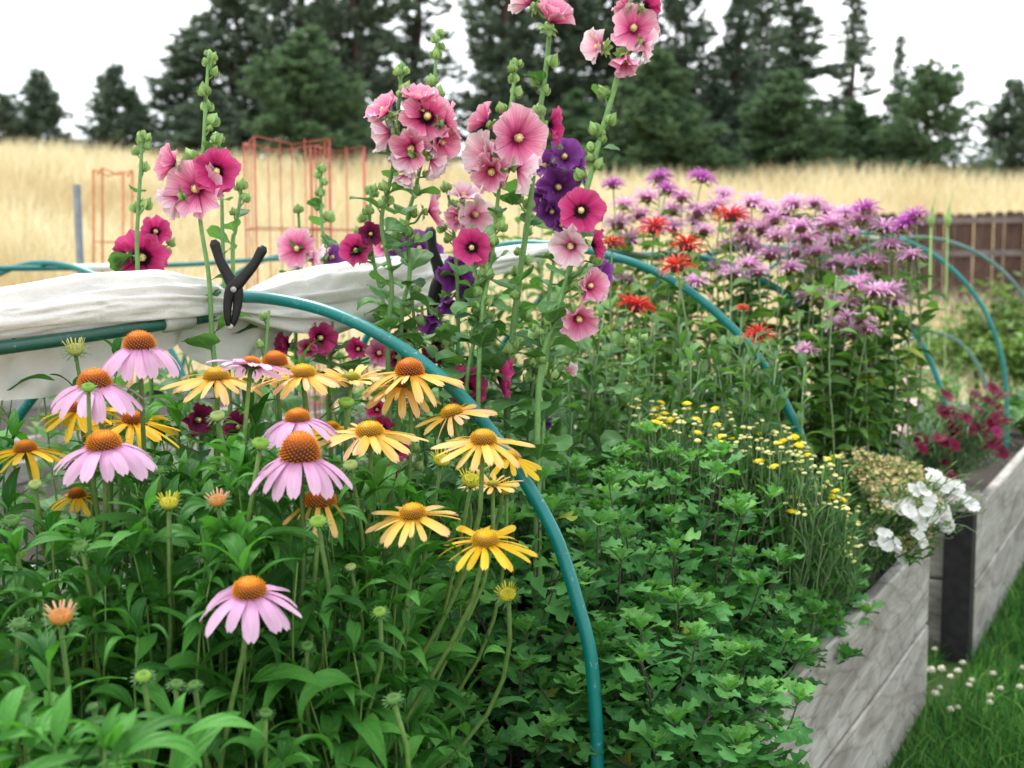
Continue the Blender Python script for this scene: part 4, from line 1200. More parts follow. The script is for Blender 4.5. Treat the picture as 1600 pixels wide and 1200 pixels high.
for c in CF:
    kind, x, y, cw, pl, d, lean, lab, npet, cone, tilt, dr = c
    if kind != 'purple' and 'withering' not in lab: npet += 4
    if kind == 'purple': dr -= .2
    gaps = (1, 2, 4, 5, 9, 10) if 'withering' in lab else ()
    coneflower(kind, x, y, cw, pl, d, lean, lab, npet, cone, tilt, dr, gaps=gaps)

BL = [  # kind x y width d lean label
 ('spike', 118, 547, 34, 1.95, .03, 'green coneflower bud with pale upright spikes against the white cover'),
 ('green', 138, 606, 26, 1.72, .05, 'round green bud in front of the left lilac coneflower'),
 ('pale', 340, 651, 30, 1.85, .03, 'flat pale green bud beside the dark maroon hollyhock'),
 ('green', 407, 694, 34, 1.68, .03, 'bright green bud left of the tall orange cone'),
 ('green', 541, 630, 32, 1.98, -.1, 'green ringed bud above the wide yellow coneflower'),
 ('green', 497, 816, 34, 1.62, -.12, 'lime green bud below the withering coneflower'),
 ('yellow', 264, 787, 36, 1.62, -.12, 'opening bud with yellow ray tips below the middle stems'),
 ('pink', 340, 783, 34, 1.64, -.08, 'opening bud with orange centre and pinkish ray tips'),
 ('pink', 95, 965, 46, 1.45, .0, 'opening bud with red centre and upright pale rays at lower left'),
 ('yellow', 690, 720, 34, 1.98, -.3, 'half-open yellow bud left of the hoop coneflower'),
 ('yellow', 736, 752, 38, 1.92, -.3, 'half-open greenish yellow bud on a slanting stem'),
 ('yellow', 793, 930, 34, 1.75, -.5, 'half-open yellow flower at the edge of the dark gap'),
 ('green', 593, 957, 26, 1.65, -.2, 'small ringed green bud low in the middle leaves'),
 ('tight', 615, 1093, 30, 1.55, -.1, 'dark spiky bud above the lowest pointed leaves'),
 ('green', 224, 1058, 32, 1.45, -.03, 'spiky green bud left of the twin buds'),
 ('tight', 276, 1070, 26, 1.48, .05, 'left one of the twin green buds near the bottom'),
 ('tight', 303, 1071, 24, 1.48, .02, 'right one of the twin green buds near the bottom'),
 ('tight', 42, 1090, 28, 1.42, .2, 'leaf-green spiky bud at the lower left edge'),
 ('tight', 415, 1115, 26, 1.5, 0, 'spiky green bud near the bottom between drooping leaves'),
 ('tight', 18, 815, 34, 1.65, .3, 'dark green bud at the left edge above its slanting stem'),
 ('tight', 126, 855, 32, 1.6, .03, 'round dark bud under the lilac coneflower stem'),
 ('tight', 186, 688, 26, 1.8, 0, 'small dark bud right of the lowest left lilac cone'),
 ('tight', 246, 736, 28, 1.75, 0, 'small dark bud between the left stems'),
 ('pale', 55, 758, 26, 1.72, .3, 'pale bud on a bowed stem at far left'),
 ('pale', 548, 887, 22, 1.72, -.1, 'small pale bud deep in the middle leaves'),
 ('pale', 548, 728, 30, 1.8, -.1, 'pale nodding bud below the wide yellow coneflower'),
 ('tight', 30, 975, 30, 1.5, .1, 'small tight bud left of the opening red bud'),
 ('tight', 480, 1010, 24, 1.6, 0, 'tight bud under the yellow coneflower leaves'),
 ('tight', 145, 1105, 22, 1.42, .1, 'tiny tight bud beside the tall bare stem'),
 ('yellow', 790, 765, 30, 2.0, -.3, 'nodding half-open yellow bud touching the hoop'),
]
for kind, x, y, w, d, lean, lab in BL:
    r = w / 2 / F_PX * d * 0.8
    head, root = stem_root(x, y, d, lean)
    hd = (V(0, 0, 1) - FWD * U(.15, .5) + RGT * U(-.2, .2)).normalized()
    t = thing('coneflower_bud', lab, 'coneflower bud', root)
    link('flower_bud', BUDS[kind], t, T(head - root) @ aim(hd, U(0, 6.28)) @ S(r))
    path = stem_path(root, head - hd * r * .9, hd)
    mb = MB(); mb.tube([p - root for p in path], .0044, .003, 8); link('stem', mb.mesh('stem', M_STEM), t)
    add_leaves(t, root, path, 'cone', 7, .09, .14, .15, .86)

# leafy shoots that fill the coneflower clump
def project(p):
    r = Vector(p) - CAM; z = r.dot(FWD)
    return 800 + F_PX * r.dot(RGT) / z, 600 - F_PX * r.dot(UPV) / z
KEEP = [(c[1], c[2] + c[4] * .55, c[5], c[4] + 40) for c in CF] + [(b[1], b[2] + b[3] * .4, b[4], b[3] + 45) for b in BL]
n_shoot = 0
tries = 0
while n_shoot < 135 and tries < 3000:
    tries += 1
    X = U(-2.05, -.95); Y = U(.45, 1.78)
    p = V(X, Y, SOIL - .03); dd = depth_of((X, Y, .9))
    if dd < 1.2 or dd > 2.1: continue
    rel = V(X, Y, .9) - CAM; px_ = 800 + F_PX * rel.dot(RGT) / dd
    if px_ > 700 or px_ < -150: continue
    # canopy height: low near the camera, higher behind, dropping towards the gap at right
    topz = lerp(.90, 1.24, (dd - 1.05) / 0.9) + U(-.09, .05)
    if px_ > 520: topz -= .10 * (px_ - 520) / 180
    top = V(X + U(-.06, .06), Y + U(-.06, .06), topz)
    for _ in range(40):
        qx, qy = project(top); qd = depth_of(top)
        if any(abs(qx - kx) < kw and qd < kd + .03 and qy < ky + 42 for kx, ky, kd, kw in KEEP): top.z -= .02
        else: break
    if top.z < .62: continue
    t = thing('coneflower_shoot', 'leafy flowerless coneflower stem in the dense green clump', 'coneflower', p, 'leafy coneflower stems')
    share('cone', t, top)
    path = stem_path(p, top, (U(-.2, .2), U(-.2, .2), 1))
    mb = MB(); mb.tube([q - p for q in path], .0042, .0011, 6); link('stem', mb.mesh('stem', M_STEM), t)
    emit(t, [leaf_item('cone', path[-1] - V(0, 0, .004), 2.1 * j + U(-.4, .4), U(.5, 1.15), U(.055, .085)) for j in range(3)], 'leaf', p)
    add_leaves(t, p, path, 'cone', 14, .11, .175, .3, 1.0, (.0, .75), .72)
    n_shoot += 1

# ------------------------------------------------------------------ hollyhocks
def fan_petal(seed, ruf=.06, curl=.5, half=46):
    nu, nv = 8, 10; v, uv, f = [], [], []
    for i in range(nu + 1):
        u = i / nu
        for j in range(nv + 1):
            s = j / nv * 2 - 1
            a = R(half) * s * (.93 + .07 * u)
            edge = 1 - .10 * abs(s) ** 3 - .05 * math.cos(s * math.pi * 2 + seed) * (u ** 3)
            rr = u * edge
            z = curl * .32 * u * (1 - .55 * u) + 1.3 * ruf * u * u * math.sin(s * 7 + seed * 1.7) + ruf * 1.2 * u ** 4 * math.sin(s * 13 + seed) + .05 * s * u
            v.append((rr * math.cos(a), rr * math.sin(a), z)); uv.append((u, j / nv))
    for i in range(nu):
        for j in range(nv):
            a = i * (nv + 1) + j; f.append((a, a + nv + 1, a + nv + 2, a + 1))
    return v, f, uv
FAN = [fan_petal(k, .05 + .02 * (k % 3), .4 + .3 * (k % 2)) for k in range(5)]
HPET = {c: [mk(a, 'petal', m) for a in FAN] for c, m in HOLLY.items()}
def holly_center():
    mb = MB()
    mb.tube([(0, 0, 0), (0, 0, .10), (0, 0, .2), (.01, 0, .33), (.015, 0, .4)], .05, .05, 8, 0, True, [.05, .06, .105, .10, .04])
    rs = random.Random(3)
    for i in range(60):
        a = i * 2.4; z = .13 + .26 * i / 60
        p = V(.09 * math.cos(a), .09 * math.sin(a), z); d = V(math.cos(a), math.sin(a), .2 * rs.random()) * .05
        w = V(0, 0, .022); q = d.cross(w).normalized() * .02
        mb.add([p - q, p + q, p + d + w, p + d - w], [(0, 1, 2, 3)], None, 0)
    mb.lathe([(.02, -.34), (.09, -.3), (.17, -.18), (.2, -.05), (.14, -.02)], 10, 1)
    for k in range(8):
        b = blade(.40, tab([0, .35, .7, 1], [.28, .4, .25, .02]), 5, 2, .3, -.05 if k % 2 else .15, .2 if k % 2 else .8, 1)
        M = Rz(k * math.pi / 4 + .2) @ T((.1, 0, -.24 - .06 * (k % 2)))
        mb.add([M @ Vector(q) for q in b[0]], b[1], b[2], 1)
    return mb.mesh('flower', [M_COLUMN, M_BUD])
HCENTER = holly_center()
def holly_bud(open_=False, seed=0):
    mb = MB()
    mb.lathe([(.05, -.5), (.28, -.48), (.46, -.3), (.5, -.05), (.42, .2), (.26, .42), (.12, .62), (.0, .8)], 12)
    for k in range(5):
        b = blade(1.05, tab([0, .3, .6, .85, 1], [.2, .36, .3, .12, .01]), 7, 2, -.35, .35, -1.75, .9)
        M = Rz(k * 1.2566 + seed) @ T((.16, 0, -.5))
        mb.add([M @ Vector(q) for q in b[0]], b[1], b[2])
    for k in range(6):
        b = blade(.5, narrow, 4, 2, .2, .2, -.6 - .3 * (k % 2), 1)
        M = Rz(k * 1.05 + seed) @ T((.2, 0, -.5))
        mb.add([M @ Vector(q) for q in b[0]], b[1], b[2])
    return mb.mesh('bud', M_BUD)
HBUD = [holly_bud(False, k) for k in range(3)]

def hollyhock(label, poly, d, flowers=(), buds=(), leaves=(4, .05, .09), bud_run=None, rad=(.0055, .003), ddep=0.0, rnd_buds=0, bud_px=22, name='hollyhock', group='hollyhocks'):
    """poly: photo pixels from the top of the stem down; flowers: x y r fx fy colour cup; buds: x y size"""
    pts = [at(x, y, d + ddep * i) for i, (x, y) in enumerate(poly)]
    low = pts[-1]
    root = IN(low + V(U(-.03, .03), U(-.03, .03), 0))
    full = smooth_pts(list(reversed(pts + ([low.lerp(root, .5)] if low.z - SOIL > .12 else []) + [root])), 6)
    t = thing(name, label, 'hollyhock', root, group)
    mb = MB(); mb.tube([p - root for p in full], rad[0], rad[1], 8)
    def nearest(p):
        q = min(full, key=lambda a: (a - p - V(0, 0, -.025)).length); return q
    for (x, y, r, fx, fy, colr, cup) in flowers:
        c = at(x, y, d - .035 + (.05 if fx * fx + fy * fy > 4 else 0)); rr = r / F_PX * d
        ff = math.hypot(fx, fy); face = (-FWD * (1 if ff < .55 else (.55 if ff < .85 else -.05)) + RGT * fx * 1.2 + UPV * fy * 1.2).normalized(); cup = cup * 1.15 if cup > .4 else cup
        if colr == 'pink' and (ff > .2 or random.random() < .35): colr = 'rose'
        n = nearest(c); cal = c - face * rr * .45
        if (n - cal).length < .18:
            mb.tube([p - root for p in smooth_pts([n, n.lerp(cal, .5) - V(0, 0, .008), cal - face * .004], 4)], .0022, .0025, 6)
        H = T(c - root - face * rr * .22) @ aim(face, U(0, 6.28)) @ S(rr)
        fo = link('flower', HCENTER, t, H)
        for k in range(5):
            M = Rz(k * 2 * math.pi / 5 + U(-.08, .08)) @ T((.03, 0, -.03)) @ Ry(-cup + U(-.1, .1)) @ Rx(.12 + U(-.06, .06)) @ S(U(.95, 1.08))
            link('petal', random.choice(HPET[colr]), fo, M)
    allb = list(buds)
    if bud_run:
        y0, y1, n, s0, s1 = bud_run
        for k in range(n):
            q = (k + U(.2, .8)) / n; yy = lerp(y0, y1, q)
            sp = min(full, key=lambda a: abs(project(a)[1] - yy)); xx = project(sp)[0]
            allb.append((xx + random.choice((-1, 1)) * U(.35, .8) * lerp(s0, s1, q), yy, lerp(s0, s1, q) * U(.85, 1.15)))
    for (x, y, s) in allb:
        c = at(x, y, d + U(-.02, .02)); rr = s / F_PX * d * .9
        n = nearest(c); out = (c - n); out.z = 0
        face = (V(0, 0, 1) + (out.normalized() * .6 if out.length > .002 else V(0, 0, 0)) + V(U(-.2, .2), U(-.2, .2), 0)).normalized()
        if (n - c).length < .1: mb.tube([n - root, n.lerp(c, .6) - root - V(0, 0, .003), c - face * rr * .45 - root], .0015, .0018, 5)
        link('bud', random.choice(HBUD), t, T(c - root) @ aim(face, U(0, 6)) @ S(rr))
    link('stem', mb.mesh('stem', M_HSTEM), t)
    nL, s0, s1 = leaves; nL = nL + (4 if nL > 3 else 1)
    add_leaves(t, root, full, 'holly', nL, s0, s1, .25, .8, (.1, .7), .75)
    add_leaves(t, root, full, 'holly', 7, .06, .10, .06, .45, (-.1, .6), .75)
    return t
def project(p):
    r = Vector(p) - CAM; z = r.dot(FWD)
    return 800 + F_PX * r.dot(RGT) / z, 600 - F_PX * r.dot(UPV) / z

hollyhock('tall left hollyhock spire with pink dark-eyed blooms above the clamp', [(327, 82), (322, 150), (318, 230), (312, 330), (326, 430), (331, 520), (338, 640)], 2.26,
  [(306, 295, 46, -.08, .02, 'pink', .35), (338, 268, 40, .25, -.05, 'magenta', .45), (268, 254, 34, -1.6, .5, 'pink', .55), (272, 312, 34, -1.3, -.7, 'pale', .75)],
  [(326, 83, 12), (334, 88, 12), (322, 96, 13), (331, 97, 11), (335, 112, 15), (318, 140, 19), (324, 165, 18), (333, 187, 20), (328, 200, 9), (339, 217, 16), (331, 226, 12), (345, 215, 11), (298, 244, 22), (350, 238, 13)], (3, .04, .06))
hollyhock('magenta hollyhock bloom facing the camera at far left over the roll', [(243, 352), (238, 400), (232, 460), (235, 560)], 2.5,
  [(222, 402, 44, .05, -.1, 'magenta', .35), (243, 362, 27, .4, .1, 'magenta', .5), (192, 398, 26, -1.2, .1, 'magenta', .5)], [(268, 378, 14), (205, 380, 16), (262, 392, 12)], (4, .04, .07))
hollyhock('thin bare hollyhock stem with pale buds at far left', [(223, 208), (220, 260), (216, 330), (214, 380), (216, 480)], 2.42, [], [(223, 210, 14), (231, 214, 12), (219, 217, 13), (229, 227, 14), (213, 235, 15), (226, 260, 15), (212, 323, 17), (229, 318, 18)], (1, .04, .05))
hollyhock('thin hollyhock stem with green buds right of the left spire', [(340, 210), (346, 300), (348, 380), (352, 470)], 2.45, [], [(338, 212, 12), (345, 216, 12), (332, 227, 13), (350, 239, 14)], (2, .04, .05))
hollyhock('slim budding hollyhock stem with a small leaf behind the clamp', [(378, 285), (374, 320), (368, 360), (364, 420)], 2.5, [], [(378, 288, 16), (384, 308, 15), (365, 330, 12), (372, 292, 12)], (2, .05, .06))
hollyhock('magenta hollyhock with yellow eye right of the black clamp', [(466, 325), (468, 380), (464, 440), (462, 520)], 2.75, [(464, 388, 33, -.1, 0, 'pink', .35), (492, 404, 26, .9, -.2, 'pale', .5)], [(466, 326, 14), (478, 365, 17), (484, 400, 16)], (3, .05, .08))
hollyhock('budding hollyhock stem in front of the tomato cages', [(502, 258), (501, 300), (503, 350), (508, 420)], 2.85, [(518, 402, 24, .8, .2, 'purple', .5)], [(503, 262, 14), (497, 272, 13), (506, 283, 12), (500, 300, 14), (498, 322, 15), (515, 338, 17)], (3, .05, .07))
hollyhock('deep pink hollyhock pair against the top of the white roll', [(580, 290), (578, 360), (586, 420), (600, 480), (606, 560)], 2.55, [(556, 391, 26, -.1, 0, 'magenta', .35), (579, 366, 22, .2, .1, 'maroon', .5)], [(577, 297, 15), (584, 293, 12), (586, 302, 12), (566, 340, 15), (575, 328, 16), (560, 360, 14)], (5, .05, .08))
hollyhock('densest pink hollyhock cluster left of centre', [(628, 102), (624, 150), (620, 220), (608, 290), (596, 350), (612, 440), (606, 560)], 2.36,
  [(600, 172, 34, -.6, .5, 'pink', .5), (655, 152, 32, .1, .8, 'pink', .5), (668, 182, 42, .15, .1, 'pink', .35), (702, 192, 34, .9, .1, 'pink', .45), (602, 208, 38, -.9, -.1, 'pale', .6), (642, 232, 40, -.2, -.4, 'pink', .6), (690, 222, 34, .6, -.4, 'pink', .6), (635, 252, 34, -.7, -.8, 'pale', .75), (678, 254, 32, .7, -.7, 'pale', .75), (634, 276, 24, -.4, -1.0, 'pale', .85)],
  [(627, 104, 13), (621, 111, 13), (634, 110, 12), (635, 137, 18), (626, 146, 12), (600, 290, 16), (606, 312, 18), (596, 318, 15), (640, 182, 15), (668, 272, 14)], (5, .05, .09))
hollyhock('bud-tipped hollyhock spire rising above the pink cluster', [(684, 50), (680, 110), (672, 190), (650, 290), (636, 350), (640, 430), (626, 520)], 2.42,
  [(676, 330, 31, .9, .1, 'pink', .5)], [(688, 50, 13), (680, 60, 14), (690, 72, 12), (681, 83, 17), (675, 125, 17), (686, 143, 18), (650, 296, 18), (645, 330, 18), (630, 350, 16), (637, 362, 17), (618, 370, 18), (652, 372, 16)], (8, .05, .09))
hollyhock('short pale pink hollyhock pair left of the large central blooms', [(696, 285), (705, 330), (712, 400), (716, 520)], 2.6, [(724, 305, 28, .2, .6, 'pale', .6), (742, 335, 36, .4, -.2, 'pale', .5), (715, 340, 25, -.5, -.3, 'pink', .6)], [(696, 292, 16), (708, 318, 15), (690, 355, 16), (700, 372, 14)], (6, .05, .09))
hollyhock('hollyhock with the largest central pink blooms', [(806, 96), (800, 150), (790, 210), (778, 310), (768, 400), (752, 500), (748, 600)], 2.36,
  [(755, 188, 32, -.9, .6, 'pink', .6), (810, 216, 48, .3, -.1, 'pink', .35), (757, 243, 42, -.6, .1, 'pale', .65), (768, 268, 44, -.15, -.35, 'pink', .8), (816, 268, 40, .8, -.4, 'pale', .7)],
  [(804, 97, 13), (812, 99, 12), (800, 106, 14), (802, 122, 16), (808, 143, 18), (783, 168, 16), (776, 330, 19), (783, 352, 19), (770, 375, 18), (758, 420, 18), (750, 455, 17), (765, 470, 16)], (5, .05, .09))
hollyhock('tallest hollyhock leaving the top edge beside a brown bud', [(866, -40), (858, 60), (850, 130), (840, 200), (828, 320), (812, 430), (800, 530), (792, 640)], 2.42,
  [(863, 28, 40, .25, .5, 'pink', .8), (822, 4, 34, -.9, .5, 'pale', .7), (864, 195, 33, 1.1, -.05, 'magenta', .55)], [(864, 95, 20), (838, 125, 18), (852, 140, 16), (842, 172, 20), (832, 186, 13), (808, 310, 18), (826, 318, 18), (822, 405, 16), (805, 460, 15)], (4, .05, .08), rad=(.0075, .0045))
hollyhock('right hollyhock spire leaning right with pink blooms at the top edge', [(990, -40), (978, 50), (962, 130), (942, 200), (925, 265), (908, 330), (890, 420), (862, 520), (840, 640)], 2.36,
  [(990, 44, 40, .02, .0, 'pink', .35), (934, 72, 32, -.8, .0, 'pale', .6), (975, 94, 32, .05, -.6, 'pink', .95), (1010, 70, 30, .9, -.3, 'pale', .55), (1012, 8, 28, .9, .5, 'magenta', .5), (975, 8, 22, -.8, .6, 'pink', .6)],
  [(942, 143, 19), (956, 186, 18), (928, 200, 18), (937, 205, 16), (941, 215, 14), (924, 230, 18), (935, 256, 18), (922, 246, 14), (906, 272, 18)], (3, .05, .08), rad=(.0075, .0045))
hollyhock('deep rose dark-eyed hollyhock bloom at the bed ridge', [(908, 300), (906, 360), (886, 430), (868, 500), (842, 600)], 2.30,
  [(908, 329, 36, -.02, .1, 'magenta', .3), (892, 384, 38, -.3, -.2, 'pale', .6), (930, 382, 28, .9, .1, 'magenta', .6), (922, 447, 32, .5, .1, 'pink', .6), (904, 498, 36, .2, -.5, 'pink', .6)], [(932, 405, 18), (897, 445, 17), (830, 525, 15), (842, 518, 14), (856, 500, 17), (846, 560, 17)], (6, .05, .09))
hollyhock('crimson hollyhock bloom at centre in front of the second pinch', [(737, 350), (742, 420), (752, 480), (735, 560), (728, 640)], 2.38, [(737, 387, 30, -.02, .05, 'magenta', .3)], [(765, 398, 21), (764, 428, 16), (752, 442, 17), (745, 480, 18), (740, 500, 17), (768, 490, 14)], (8, .05, .09))
hollyhock('purple hollyhock with stacked dark blooms right of the centre', [(888, 218), (880, 300), (870, 380), (856, 480), (850, 600)], 2.60,
  [(882, 245, 32, .2, .3, 'purple', .45), (853, 258, 27, -.6, .1, 'purple', .5), (872, 292, 36, .1, -.2, 'purple', .5), (848, 312, 28, -.5, -.3, 'purple', .6), (876, 352, 22, .2, -.1, 'purple', .7), (905, 270, 24, .9, 0, 'purple', .5), (936, 430, 30, .7, -.1, 'purple', .55), (862, 330, 28, -.1, -.4, 'purple', .6)], [(900, 285, 14)], (5, .05, .09))
hollyhock('violet hollyhock blooms tucked behind the white roll top', [(650, 360), (655, 420), (660, 500)], 3.0, [(655, 388, 30, .1, .1, 'purple', .45), (622, 388, 27, -.4, .1, 'purple', .5), (598, 385, 22, -.3, .2, 'pink', .5), (676, 398, 22, .6, 0, 'purple', .5)], [], (5, .05, .08))
hollyhock('dark purple hollyhock blooms hanging below the second clamp', [(706, 420), (690, 480), (686, 560), (690, 640)], 2.66, [(712, 428, 34, .1, -.2, 'purple', .6), (728, 455, 28, .5, -.3, 'purple', .6), (676, 500, 30, -.3, -.6, 'purple', .8), (684, 542, 34, .1, -.8, 'maroon', .8), (640, 528, 30, -.4, -.3, 'maroon', .7), (700, 470, 26, .2, -.7, 'purple', .8)], [(712, 520, 16)], (6, .06, .1))
hollyhock('magenta hollyhock bloom right behind the hoop shoulder', [(738, 560), (736, 620), (730, 700)], 2.42, [(728, 607, 36, .1, .1, 'magenta', .35)], [(750, 640, 15), (705, 600, 15)], (7, .06, .1))
hollyhock('sideways crimson hollyhock bloom right of the hoop', [(790, 540), (796, 600), (790, 690)], 2.40, [(785, 590, 36, .95, -.1, 'magenta', .5)], [(800, 560, 15), (806, 540, 16), (795, 545, 19), (770, 520, 17), (836, 565, 18), (842, 630, 17)], (8, .06, .1))
hollyhock('hollyhock with a closed lilac bloom on a side twig', [(868, 500), (864, 580), (850, 640), (846, 700)], 2.5, [(888, 579, 18, 1.2, .3, 'pale', 1.15)], [(862, 588, 24), (858, 540, 16), (850, 600, 17)], (8, .06, .1))
hollyhock('maroon hollyhock bloom low between yellow coneflowers', [(318, 630), (314, 680), (312, 740)], 2.25, [(309, 656, 29, .6, -.1, 'maroon', .5)], [(330, 640, 13)], (6, .06, .1))
hollyhock('wine red hollyhock bloom low behind green bud stem', [(380, 645), (378, 690), (376, 740)], 2.2, [(374, 667, 28, -.5, .2, 'maroon', .55)], [], (6, .06, .1))
hollyhock('row of pink hollyhock blooms under the rolled cover', [(520, 500), (516, 560), (512, 640)], 2.55, [(446, 540, 26, -.7, 0, 'magenta', .6), (500, 528, 30, .5, -.1, 'magenta', .6), (482, 545, 24, 0, -.2, 'pink', .7), (560, 545, 22, -.2, 0, 'magenta', .7), (592, 552, 28, .3, .1, 'pink', .6), (618, 558, 24, .5, -.2, 'magenta', .7)], [], (8, .07, .11))
hollyhock('rose hollyhock blooms peeking out below the wide yellow coneflower', [(608, 690), (612, 750), (610, 800)], 2.2, [(600, 672, 24, -.3, .2, 'magenta', .6), (622, 700, 26, .3, 0, 'magenta', .6), (612, 735, 24, 0, -.5, 'magenta', .8), (590, 640, 20, -.3, .2, 'magenta', .7)], [(650, 700, 14), (655, 728, 16)], (8, .06, .1))
hollyhock('dark violet hollyhock remnants low at the bush edge', [(838, 650), (836, 700), (838, 760)], 2.75, [(832, 690, 20, -.3, .1, 'purple', .7), (846, 660, 20, .3, .1, 'purple', .7)], [(812, 655, 15)], (8, .06, .1))
# budding stems without open flowers among the hollyhocks
for i, (x0, y0, x1, y1, d, lab) in enumerate([
  (760, 400, 745, 620, 2.5, 'leafy hollyhock stem with green buds left of the crimson side bloom'),
  (820, 350, 790, 620, 2.55, 'leafy hollyhock stem with green buds under the purple blooms'),
  (590, 420, 612, 600, 2.7, 'hollyhock stem with ragged leaves in front of the white roll'),
  (640, 440, 652, 620, 2.45, 'hollyhock stem with lobed leaves under the hoop'),
  (700, 500, 712, 640, 2.6, 'leafy hollyhock stem beneath the dark purple blooms'),
  (420, 485, 398, 640, 2.3, 'short thin hollyhock stem with two small buds right of the clamp'),
  (850, 470, 826, 660, 2.45, 'leafy hollyhock stem left of the lilac closed bloom'),
  (1000, 520, 985, 640, 2.9, 'low leafy hollyhock stem left of the red bee balm')]):
    hollyhock(lab, [(x0, y0), (lerp(x0, x1, .5) + 4, lerp(y0, y1, .5)), (x1, y1)], d, [], [], (9 if i not in (5,) else 1, .05, .095), (y0, lerp(y0, y1, .7), 7 if i != 5 else 3, 13, 19))

# ------------------------------------------------------------------ bee balm
def balm_head(seed, n=46):
    rs = random.Random(seed); mb = MB()
    mb.lathe([(.1, -.35), (.34, -.3), (.42, -.05), (.34, .18), (.001, .26)], 10, 1)
    for i in range(n):
        a = i * 2.4 + rs.uniform(-.2, .2); lay = i / n
        L = rs.uniform(.85, 1.2); el = lerp(.05, 1.25, lay ** 1.2) + rs.uniform(-.15, .15)
        o = V(.25 * math.cos(a) * (1 - lay * .7), .25 * math.sin(a) * (1 - lay * .7), .05 + .12 * lay)
        b = blade(L, tab([0, .25, .6, .85, 1], [.03, .045, .07, .065, .015]), 5, 2, .7, el, rs.uniform(.5, 1.4), 1.2)
        M = T(o) @ Rz(a)
        mb.add([M @ Vector(q) for q in b[0]], b[1], b[2], 0)
    for k in range(7):
        b = blade(rs.uniform(.55, .85), ovate, 4, 2, .2, -.05, .6, 1)
        M = Rz(k * .9 + rs.uniform(-.2, .2)) @ T((.25, 0, -.25))
        mb.add([M @ Vector(q) for q in b[0]], b[1], b[2], 2)
    return mb
BALM = {}
for key, m in (('pink', M_BALM), ('violet', M_BALMV), ('red', M_BALMR)):
    BALM[key] = [balm_head(k, 52 if key != 'red' else 50).mesh('flower_head', [m, M_BALMC, M_BALMB]) for k in range(3)]
def bee_balm(col_, x, y, w, d, label, nleaf=18, tall=False, qlo=.3, group='bee balm clump'):
    h = at(x, y, d); rr = w / 2 / F_PX * d / 1.0
    root = IN(V(h.x + U(-.06, .06), h.y + U(-.06, .06), 0))
    hd = V(U(-.25, .25), U(-.25, .25), 1)
    t = thing('bee_balm', label, 'bee balm', root, group)
    if group == 'lilac bee balm clump': share('lilac', t, h)
    link('flower_head', random.choice(BALM[col_]), t, T(h - root) @ aim(hd, U(0, 6)) @ Matrix.Diagonal((rr, rr, rr * .85, 1)))
    path = stem_path(root, h - hd.normalized() * rr * .3, hd)
    mb = MB(); mb.tube([p - root for p in path], .0034, .0024, 6); link('stem', mb.mesh('stem', M_GSTEM), t)
    items = []; az = U(0, 6)
    for k in range(nleaf):
        q = lerp(qlo if h.x < -1.0 else .4, .97, (k + U(0, 1)) / nleaf); i = min(len(path) - 2, int(q * (len(path) - 1)))
        p = path[i].lerp(path[i + 1], q * (len(path) - 1) - i); az += math.pi if k % 2 else math.pi / 2 + U(-.3, .3)
        items.append(leaf_item('yellowleaf' if random.random() < .06 else 'balm', p, az, U(-.2, .6), U(.07, .12) * (1 if q < .88 else .7), U(-.4, .4)))
    emit(t, items, 'leaf', root)
PB = [(1010,310),(1065,310),(1130,305),(975,322),(1000,338),(1050,330),(1092,333),(1120,325),(1175,318),(1197,327),(1240,320),(1275,320),(1292,333),(1210,345),(1160,357),(1250,357),(1300,352),(1345,345),(1420,347),(1405,360),(1380,358),(985,376),(1052,357),(1100,362),(1175,390),(1245,396),(1235,420),(1165,378),(1300,377),(1330,368),(1140,387),(1215,372),(1085,347),(1185,428),(1168,415),(1340,417),(1318,413),(1362,412),(1300,417),(1268,465),(1292,472),(1312,482),(1326,476),(1332,447),(1347,441),(1366,457),(1386,458),(1402,452),(1395,470),(1325,497),(1346,503),(1306,512),(1356,517),(1335,524),(1390,384),(1424,402),(1120,418),(1088,442),(978,440),(1145,432),(1205,400),(1275,395),(1260,375),(1190,360),(1025,352),(965,352),(1150,335),(1225,335),(1320,335)]
for x, y in PB:
    d = lerp(4.25, 3.75, min(1, max(0, (y - 300) / 220))) + U(-.12, .12)
    if x > 1340: d = min(d, 4.0)
    bee_balm('pink', x, y, U(36, 50), d, 'lilac-pink bee balm head in the dense clump', group='lilac bee balm clump')
for x, y, w, d, lab in [(958, 290, 36, 4.0, 'small violet bee balm head standing up alone at the clump\'s left end'), (1030, 280, 40, 4.1, 'violet bee balm head rising left of the tallest one'), (1042, 298, 38, 4.0, 'violet bee balm head just below a taller violet one'),
    (1097, 280, 44, 4.15, 'tallest violet bee balm head against the dry field'), (1352, 330, 46, 4.0, 'violet bee balm head above the fence top at right'), (1430, 338, 42, 3.95, 'rightmost violet bee balm head in front of the fence'), (1414, 352, 44, 3.95, 'violet bee balm head just left of the rightmost one'), (1260, 548, 36, 3.6, 'lowest pink bee balm head hanging alone among leaves'), (1358, 582, 20, 3.7, 'tiny violet bee balm bloom on the hoop foot')]:
    bee_balm('violet' if 'violet' in lab else 'pink', x, y, w, d, lab)
for x, y, w, d, lab in [(993, 480, 56, 3.0, 'red bee balm head lowest left among grey-green leaves'), (1058, 418, 54, 3.12, 'red bee balm head hanging in front of the second hoop'), (1072, 386, 54, 3.3, 'red bee balm head just above the second hoop'), (1022, 358, 52, 3.6, 'red bee balm head in the middle of the lilac mass'),
    (1142, 340, 54, 3.7, 'red bee balm head farthest right among the lilac heads'), (1186, 524, 44, 2.98, 'red bee balm head touching the hoop lower down'), (957, 382, 38, 3.3, 'red bee balm head beside the end of the white roll'), (1160, 482, 20, 3.05, 'small red bee balm bud above the hoop')]:
    bee_balm('red', x, y, w, d, lab, 9)
